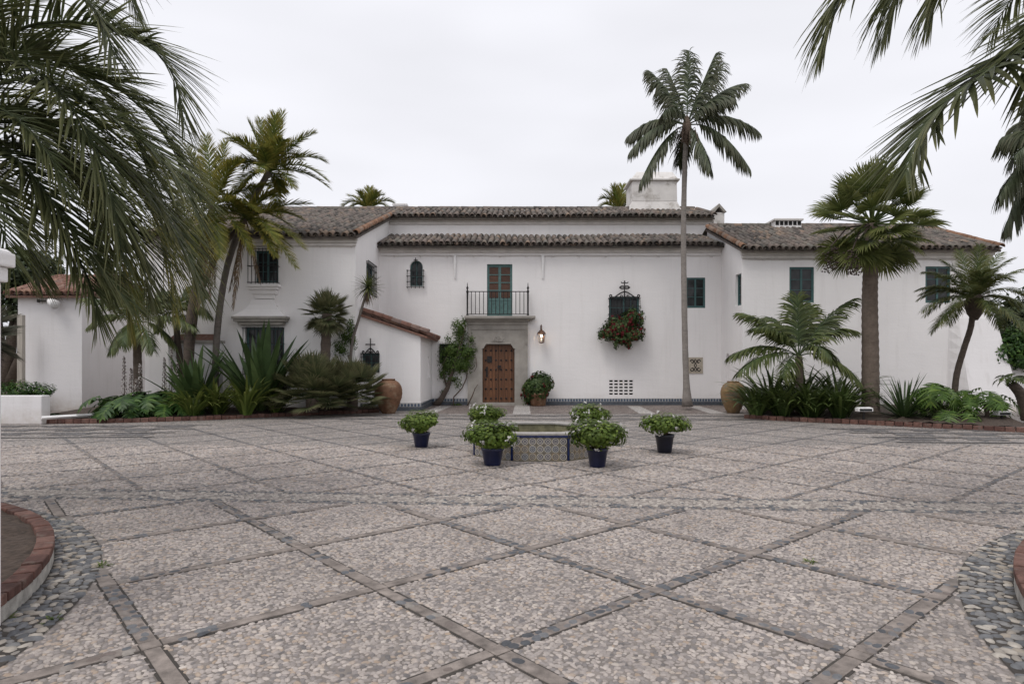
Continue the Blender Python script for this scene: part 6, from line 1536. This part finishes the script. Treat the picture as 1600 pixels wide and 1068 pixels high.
# lobed-leaf plants
def lobed(name, label, Y, px, py, n, L, pet, mat, seed, sp=.3, e=(35, 80), cut=.5, lobes=7, wid=.45, z=.1, sc=(.7, 1.1), stem=0.0, group=None, bs=5):
    p = at(px, py, Y); p.z = z; t = thing(name, label, 'plant', tuple(p), 0, group)
    me = [lobed_leaf(mat, L, pet, lobes, cut, wid, random.uniform(*e), random.uniform(40, 80), seed + i, bs=bs) for i in range(6)]
    if stem: MB().tube([(0, 0, -.05), (.03, 0, stem * .5), (0, 0, stem)], [.06, .055, .05], 8).build('stem', mt_dark, t, smooth=True)
    for k in range(n):
        a = k * 2.4 + random.uniform(-.3, .3); r_ = sp * math.sqrt((k + .5) / n)
        o = obj('leaf', me[k % 6], t, (r_ * math.cos(a), r_ * math.sin(a), stem), (random.uniform(-.25, .25), random.uniform(-.3, .25), a), random.uniform(*sc))
    return t
for (px, py, Y, n, L, lb) in ((212, 652, 19.4, 80, .50, 'low clump of big lobed leaves spilling over the brick edge below the flower spikes'), (246, 645, 19.8, 90, .52, 'clump of big lobed leaves at the foot of the small feather palm'), (272, 630, 20.6, 60, .55, 'clump of lobed leaves behind, beside the sword plant'), (65, 656, 18.6, 14, .34, 'small round-leaved plant by the white board')):
    lobed('acanthus', lb, Y, px, py, n, L, .62 if L > .4 else .2, ml_acan, px, sp=.62 if L > .4 else .2, cut=.5, lobes=6, wid=.48, bs=-12, e=(30, 85), sc=(.5, 1.25))
m_spike = M_random('bear_breeches_spike', [(0, (0.10, 0.07, 0.065)), (.5, (0.30, 0.27, 0.25)), (1, (0.5, 0.47, 0.45))], .8, 20, .2, 0)
for (px, y0, y1, Y, lb) in ((194, 600, 556, 20.0, 'tallest flower spike left of the small feather palm trunk'), (205, 600, 575, 20.0, 'short flower spike next to the tallest one'), (219, 605, 568, 19.8, 'flower spike in front of the small feather palm trunk'), (213, 610, 592, 19.7, 'shortest flower spike low beside the palm trunk'), (257, 595, 558, 20.4, 'flower spike left of the pair by the garden wall'), (268, 595, 545, 20.5, 'taller flower spike of the pair by the garden wall'), (277, 598, 566, 20.3, 'flower spike closest to the dark thin palm trunk')):
    b = at(px, y0, Y); z0 = b.z; b.z = .15; tp = at(px, y1, Y); t = thing('flower_spike', lb, 'flower', tuple(b), 0, 'acanthus flower spikes'); h = tp.z - b.z
    MB().tube([(0, 0, 0), (.01, 0, h * .5), (0, 0, h)], [.018, .014, .006], 5).build('stalk', mt_dark, t)
    mb = MB(); m_ = 50; s0 = max(.1, z0 - .35 - b.z)
    for k in range(m_):
        z = s0 + (h - s0) * k / m_; a = k * 2.4; r_ = .075 * (1 - .7 * k / m_); mb.lathe([(0, -.03), (.028, 0), (0, .035)], 5, (r_ * math.cos(a), r_ * math.sin(a), z), cap_bot=False)
    mb.build('blossoms', m_spike, t)
for (px, py, Y, n, L, st, lb) in ((1462, 645, 18.2, 13, .62, .55, 'philodendron with bright split leaves left of the pygmy palm'), (1508, 645, 18.4, 10, .5, .35, 'small philodendron at the foot of the pygmy palm'), (1541, 648, 18.0, 12, .58, .4, 'philodendron with split leaves nearest the right floodlight'), (1440, 648, 18.8, 9, .55, .2, 'low philodendron beside the spiky rosette'), (1488, 652, 17.6, 9, .45, .1, 'low philodendron leaves at the front of the right bed')):
    lobed('philodendron', lb, Y, px, py, n, L, .5, ml_phil, px, sp=.06, e=(25, 80), cut=.82, lobes=8, wid=.55, stem=st, bs=-25, group='philodendrons in the right bed')
# leaning little palm at the right edge
t = thing('stump_palm', 'short leaning shaggy trunk with a tuft of leaves at the right edge', 'plant', tuple(at(1606, 640, 18.2) * 1)); t.location.z = .1
b = Vector(t.location); trunk(t, [b, at(1596, 618, 18.2), at(1582, 600, 18.2)], .16, .11, mt_dark, 10, ring=.02)
me = [lobed_leaf(ml_fan, .32, .25, 6, .7, .45, 50, 70, i) for i in range(3)]
for k in range(16): obj('leaf', me[k % 3], t, tuple(at(1582, 600, 18.2) - b), (random.uniform(-.3, .3), random.uniform(-.5, .3), k * 2.4), random.uniform(.8, 1.1))
# ------------------------------------------------------------------ potted geraniums round the fountain
m_potb = M_simple('dark_blue_glaze', (0.012, 0.016, 0.052), 0.28, 0.35, 6, spec=0.5)
m_potk = M_simple('black_blue_glaze', (0.010, 0.011, 0.022), 0.32, 0.35, 6, spec=0.5)
m_twig = M_simple('brown_twig', (0.10, 0.065, 0.04), .85, .3, 20)
def flower_mesh(mat, r=.03, n=5, clus=6, seed=0):
    rn = random.Random(seed); vs_ = []; fs_ = []
    for c in range(clus):
        o = Vector((rn.gauss(0, r * .7), rn.gauss(0, r * .7), rn.uniform(-r * .4, r * .5))); nrm = (o + Vector((0, 0, r * 1.2))).normalized(); u = nrm.orthogonal().normalized(); w = nrm.cross(u)
        for k in range(n):
            a = 6.283 * k / n + rn.random() * .3; d = u * math.cos(a) + w * math.sin(a); s = nrm.cross(d); b = len(vs_); rr = r * rn.uniform(.5, .8)
            vs_ += [o, o + d*rr*.6 + s*rr*.4, o + d*rr + nrm*rr*.2, o + d*rr*.6 - s*rr*.4]; fs_.append((b, b+1, b+2, b+3))
    return MB().add(vs_, fs_).mesh('flower', mat)
fw = [flower_mesh(ml_white, .030, 5, 8, seed=i) for i in range(4)]
def geranium(x, y, dia, h, bw, bh, label, mat, seed, nf=20, group='potted white geraniums round the fountain'):
    t = thing('potted_geranium', label, 'potted plant', (x, y, 0.008), 0, None); r_ = dia / 2
    MB().lathe([(r_*.70, 0), (r_*.72, .01), (r_*.93, h*.80), (r_*1.0, h*.82), (r_*1.02, h*.98), (r_*.97, h), (r_*.88, h), (r_*.86, h*.9), (0.0, h*.89)], 36).build('pot', mat, t, smooth=True)
    MB().lathe([(0.0, h*.905), (r_*.85, h*.9)], 16, cap_bot=False).build('soil', m_soil, t)
    cz = h + bh * .46; mb = MB(); rn = random.Random(seed)
    for k in range(22):
        a = rn.uniform(0, 6.28); e = rn.uniform(.2, .9); p1 = Vector((math.cos(a) * bw * .42 * e, math.sin(a) * bw * .42 * e, h + bh * rn.uniform(.3, .75)))
        mb.tube([(rn.gauss(0, r_*.25), rn.gauss(0, r_*.25), h*.9), tuple(p1 * .5 + Vector((0, 0, h * .55))), tuple(p1)], [.012, .009, .005], 5)
    mb.build('stems', m_twig, t)
    P, Nn = ball_points(2300, (bw * .45, bw * .45, bh * .40), (0, 0, cz - .02), .42, 14 + seed % 5, .30, seed)
    keep = ~((P[:, 2] < h + .02) & (np.hypot(P[:, 0], P[:, 1]) < r_ * 1.0)); P, Nn = P[keep], Nn[keep]
    leaf_cloud('foliage', P, Nn + np.array([0, 0, .5]), rng.uniform(.019, .031, len(P)), ml_ger, t, k=5, asp=1.0)
    idx = rn.sample(range(len(P)), 400); out = [i for i in idx if ((P[i, 0]**2 + P[i, 1]**2) / (bw*.45)**2 + ((P[i, 2] - cz) / (bh*.40))**2) > .6][:nf]
    for i in out:
        p = Vector(P[i]); d = (p - Vector((0, 0, cz))); p = p + d.normalized() * .035
        obj('flower', fw[rn.randrange(4)], t, tuple(p), d.to_track_quat('Z', 'Y').to_euler(), rn.uniform(.7, 1.15))
for (px, py, dpx, hpx, bw, bh, lb, mt, sd, nf) in ((769, 728.5, 36, 28, .92, .52, 'white geranium in a blue pot at the fountain front, left of the tiled face', m_potb, 1, 22), (935, 731, 34, 30, .95, .54, 'white geranium in a blue pot at the fountain front, right of the tiled face', m_potb, 2, 20),
        (657, 699.5, 28, 23, .88, .50, 'white geranium in a blue pot standing farthest left of the fountain', m_potb, 3, 8), (1041, 708.5, 30, 29, .88, .46, 'white geranium in a black-blue pot standing farthest right of the fountain', m_potk, 4, 18)):
    p = gnd(px, py); s = p.y / 1000; geranium(p.x, p.y + dpx * s * .35, dpx * s, hpx * s, bw, bh, lb, mt, sd, nf)
geranium(XX(760, 14.3), 14.3, .38, .32, .86, .5, 'white geranium behind the fountain at its left, pot hidden', m_potb, 5, 20)
geranium(XX(920, 14.1), 14.1, .38, .36, .90, .5, 'white geranium behind the fountain at its right, pot hidden', m_potb, 6, 20)
# ------------------------------------------------------------------ red geranium by the door and in the window
fr_ = [flower_mesh(ml_red, .042, 5, 10, seed=20 + i) for i in range(4)]
p = gnd(841, 634.5); t = thing('potted_geranium', 'red-flowered bush in a terracotta pot right of the front door', 'potted plant', (p.x, 25.75, 0.012))
MB().lathe([(.27, 0), (.30, .03), (.36, .42), (.40, .44), (.40, .52), (.33, .52), (.30, .46)], 28).build('pot', m_jar, t, smooth=True)
P, Nn = ball_points(2600, (.56, .42, .52), (0, 0, .78), .45, 12, .3, 9)
P2, N2 = ball_points(500, (.22, .25, .5), (-.42, -.1, .5), .4, 6, .3, 19); P = np.concatenate([P, P2]); Nn = np.concatenate([Nn, N2])
leaf_cloud('foliage', P, Nn, rng.uniform(.028, .05, len(P)), ml_flowleaf, t, k=5, asp=1.1)
for i in random.sample(range(len(P)), 44):
    d = Vector(P[i]) - Vector((0, 0, .78))
    obj('flower', fr_[i % 4], t, tuple(Vector(P[i]) + d.normalized() * .06), d.to_track_quat('Z', 'Y').to_euler(), random.uniform(.8, 1.3))
pc = at(971, 512, YM - .35); t = thing('window_geranium', 'mass of red geraniums hanging from the barred window with the iron cross', 'flowers', (pc.x, pc.y, pc.z))
MB().box(-.6, .6, -.12, .16, -.25, -.02).build('window_box', m_jar, t)
Ps, Ns = [], []
for (cx, cz, rx, rz, n) in ((0, -.05, .62, .42, 1900), (.38, .38, .38, .40, 800), (-.45, -.2, .42, .32, 760), (.45, -.32, .40, .30, 640), (-.05, -.52, .36, .22, 380), (.28, -.68, .12, .2, 110), (.80, .25, .14, .5, 130), (-.85, -.3, .14, .25, 80), (-.2, .25, .3, .25, 260), (-.25, -.7, .1, .16, 60), (.82, -.25, .1, .3, 60)):
    a, b = ball_points(n, (rx, .28, rz), (cx, -.05, cz), .3, 9, .4, int(n + cx * 10)); Ps.append(a); Ns.append(b)
P, Nn = np.concatenate(Ps), np.concatenate(Ns); leaf_cloud('foliage', P, Nn, rng.uniform(.025, .05, len(P)), ml_flowleaf, t, k=5, asp=1.1)
fi = [i for i in random.sample(range(len(P)), 700) if P[i, 1] < -.10][:140]
for i in fi: obj('flower', fr_[i % 4], t, (P[i, 0], P[i, 1] - .06, P[i, 2]), (R(70) + random.uniform(-.5, .5), 0, random.uniform(-.8, .8)), random.uniform(.7, 1.35))
# ------------------------------------------------------------------ climbing vine by the door
def vine():
    Yv = YM - .22; b = gnd(690, 634); b.y = Yv; b.x = XX(683, Yv); t = thing('climbing_vine', 'gnarled climbing vine trained up the wall left of the front door', 'vine', (b.x, Yv, 0))
    o0 = Vector((b.x, Yv, 0)); q = lambda px, py, dy=0: tuple(at(px, py, Yv + dy) - o0)
    rn = random.Random(5)
    mb = MB().tube([q(680, 634, -.15), q(690, 622, -.1), q(699, 606, -.05), q(704, 590), q(708, 575), q(714, 556), q(722, 530), q(728, 508)], [.15, .115, .095, .08, .07, .055, .04, .025], 10)
    mb.tube([q(699, 606), q(694, 590), q(692, 570), q(700, 552)], [.05, .04, .03, .02], 7)
    mb.build('stem', mt_dark, t, smooth=True)
    mb = MB().tube([q(708, 634), q(709, 620, .05), q(722, 606, .1), q(729, 590, .1), q(731, 570, .1), q(733, 548, .05)], [.03, .028, .025, .025, .02, .015], 6)
    mb.tube([q(730, 634, -.1), q(738, 618, -.1), q(742, 607, -.1), q(747, 600, -.12)], [.03, .025, .02, .01], 6); mb.tube([q(741, 580, -.05), q(745, 572, -.1), q(744, 560, -.1), q(738, 552, -.05)], [.012, .012, .012, .012], 5)
    mb.build('stem', mt_brown, t, smooth=True)
    Ps, Ns = [], []
    for (px, py, rx, ry, n) in ((719, 517, 12, 22, 950), (725, 503, 7, 9, 160), (708, 548, 18, 15, 1050), (729, 552, 15, 16, 1000), (700, 572, 15, 14, 850), (720, 570, 17, 14, 950), (689, 560, 6, 22, 170), (690, 585, 6, 12, 120), (708, 592, 14, 9, 200), (736, 530, 7, 10, 110), (700, 530, 8, 10, 90), (738, 548, 9, 9, 150), (716, 600, 8, 8, 80), (692, 612, 8, 6, 60), (716, 632, 9, 3, 70)):
        c = Vector(q(px, py)); a, b_ = ball_points(n, (rx * .0261, .20, ry * .0261), tuple(c), .1, 8, .45, px); Ps.append(a); Ns.append(b_)
    P, Nn = np.concatenate(Ps), np.concatenate(Ns); P[:, 1] = np.minimum(P[:, 1], .16); leaf_cloud('foliage', P, Nn, rng.uniform(.022, .045, len(P)), ml_vine, t, k=4, asp=1.3)
vine()
# climber beside the round-headed fan palm
t = thing('climbing_shrub', 'thin-leaved climber on the wall between the fan palm and the lean-to', 'shrub', tuple(at(545, 600, 22.1))); t.location.z = .1
o0 = Vector(t.location); Ps, Ns = [], []
for (px, py, rx, ry, n) in ((540, 525, 12, 14, 300), (548, 508, 8, 12, 160), (532, 545, 14, 14, 300), (552, 530, 8, 16, 160)):
    a, b_ = ball_points(n, (rx * .022, .15, ry * .022), tuple(at(px, py, 22.1) - o0), .2, 8, .4, px); Ps.append(a); Ns.append(b_)
leaf_cloud('foliage', np.concatenate(Ps), np.concatenate(Ns), .035, ml_vine, t, k=4)
MB().tube([(0, 0, 0), (.1, .05, 1.0), (-.05, .05, 2.0)], [.03, .025, .015], 6).build('stem', mt_dark, t)
# ------------------------------------------------------------------ hedges and trees round the edges
def leafy(name, label, cat, base, blobs, size, mat, n_trunk=1, th=3.0, tr=.16, k=4):
    t = thing(name, label, cat, base); Ps, Ns = [], []
    for i, (x, y, z, rx, ry, rz, n) in enumerate(blobs):
        a, b = ball_points(n, (rx, ry, rz), (x, y, z), .35, 10, .3, i + int(abs(base[0]) * 7)); Ps.append(a); Ns.append(b)
    P, Nn = np.concatenate(Ps), np.concatenate(Ns)
    mb = MB()
    for i, bl in enumerate(blobs[:6]): mb.tube([(0, 0, -.05), (bl[0] * .3, bl[1] * .3, bl[2] * .45), (bl[0], bl[1], bl[2])], [tr, tr * .7, tr * .25], 7)
    mb.build('trunk', mt_dark, t, smooth=True)
    leaf_cloud('crown', P, Nn + np.array([0, 0, .4]), rng.uniform(size * .7, size * 1.3, len(P)), mat, t, k=k); return t
leafy('hedge', 'dark green hedge growing over the grey wall at the right edge', 'hedge', (19.6, 23.9, 0), [(-1.2, -.1, 2.25, .9, .7, .75, 1500), (0.1, -.1, 2.4, 1.1, .8, .85, 2000), (1.4, 0, 2.4, 1.0, .8, .8, 1600), (2.8, 0, 2.4, 1.1, .8, .8, 1600), (-.9, -.5, 1.75, .5, .35, .3, 300), (4.4, 0, 2.4, 1.1, .8, .8, 1000)], .085, ml_acan, tr=.07)
leafy('tree', 'dark rounded tree beyond the hedge at the right edge', 'tree', (25.5, 32, 0), [(-.5, 0, 3.6, 1.6, 1.4, 1.5, 2000), (1.2, 0, 3.9, 1.8, 1.5, 1.5, 2000), (-1.2, 0, 2.6, 1.3, 1.2, 1.2, 1000), (3, 0, 3.4, 1.6, 1.5, 1.6, 1000)], .13, ml_tree)
leafy('tree', 'leafy dark tree behind the outbuilding roof at the far left', 'tree', (-27, 34, 0), [(-.5, 0, 6.2, 2.0, 1.6, 1.6, 2400), (1.6, 0, 6.6, 1.6, 1.5, 1.5, 1800), (-2.6, 0, 6.6, 2.0, 1.6, 1.8, 2000), (.6, 0, 5.0, 2.0, 1.6, 1.4, 1500), (3.2, 0, 5.2, 1.2, 1.2, 1.2, 800)], .13, ml_tree, tr=.3)
leafy('tree', 'feathery tree far behind the outbuilding roof ridge', 'tree', (-21.5, 36, 0), [(0, 0, 5.4, 1.3, 1.2, 1.0, 900), (1.8, 0, 5.3, 1.2, 1.2, 1.0, 800), (-1.6, 0, 5.2, 1.2, 1.2, 1.0, 700)], .14, ml_tree, tr=.2)
leafy('shrub', 'small leafy shrub in the white planter below the fan palm', 'shrub', (-14.2, 18.6, .7), [(0, 0, .2, .45, .4, .3, 700), (.5, .1, .15, .35, .3, .25, 450), (-.6, 0, .2, .5, .4, .3, 500)], .04, ml_acan, tr=.02)
# weeds in the paving joints
wm = strap_mesh(ml_ger, .045, .008, 50, 60, m=4)
for (px, py, lb) in ((80, 970, 'small weed tuft in the stone border by the left planter'), (160, 884, 'weed tuft at the outer edge of the left stone border'), (8, 967, 'weed tuft at the foot of the left planter kerb'), (1265, 879, 'tiny weed in the slate course of the diagonal joints')):
    p = gnd(px, py); t = thing('weed', lb, 'weed', (p.x, p.y, .005)); rosette(t, [wm], 26, sc=(.5, 1.3), tilt=(-50, 20), spread=.05)
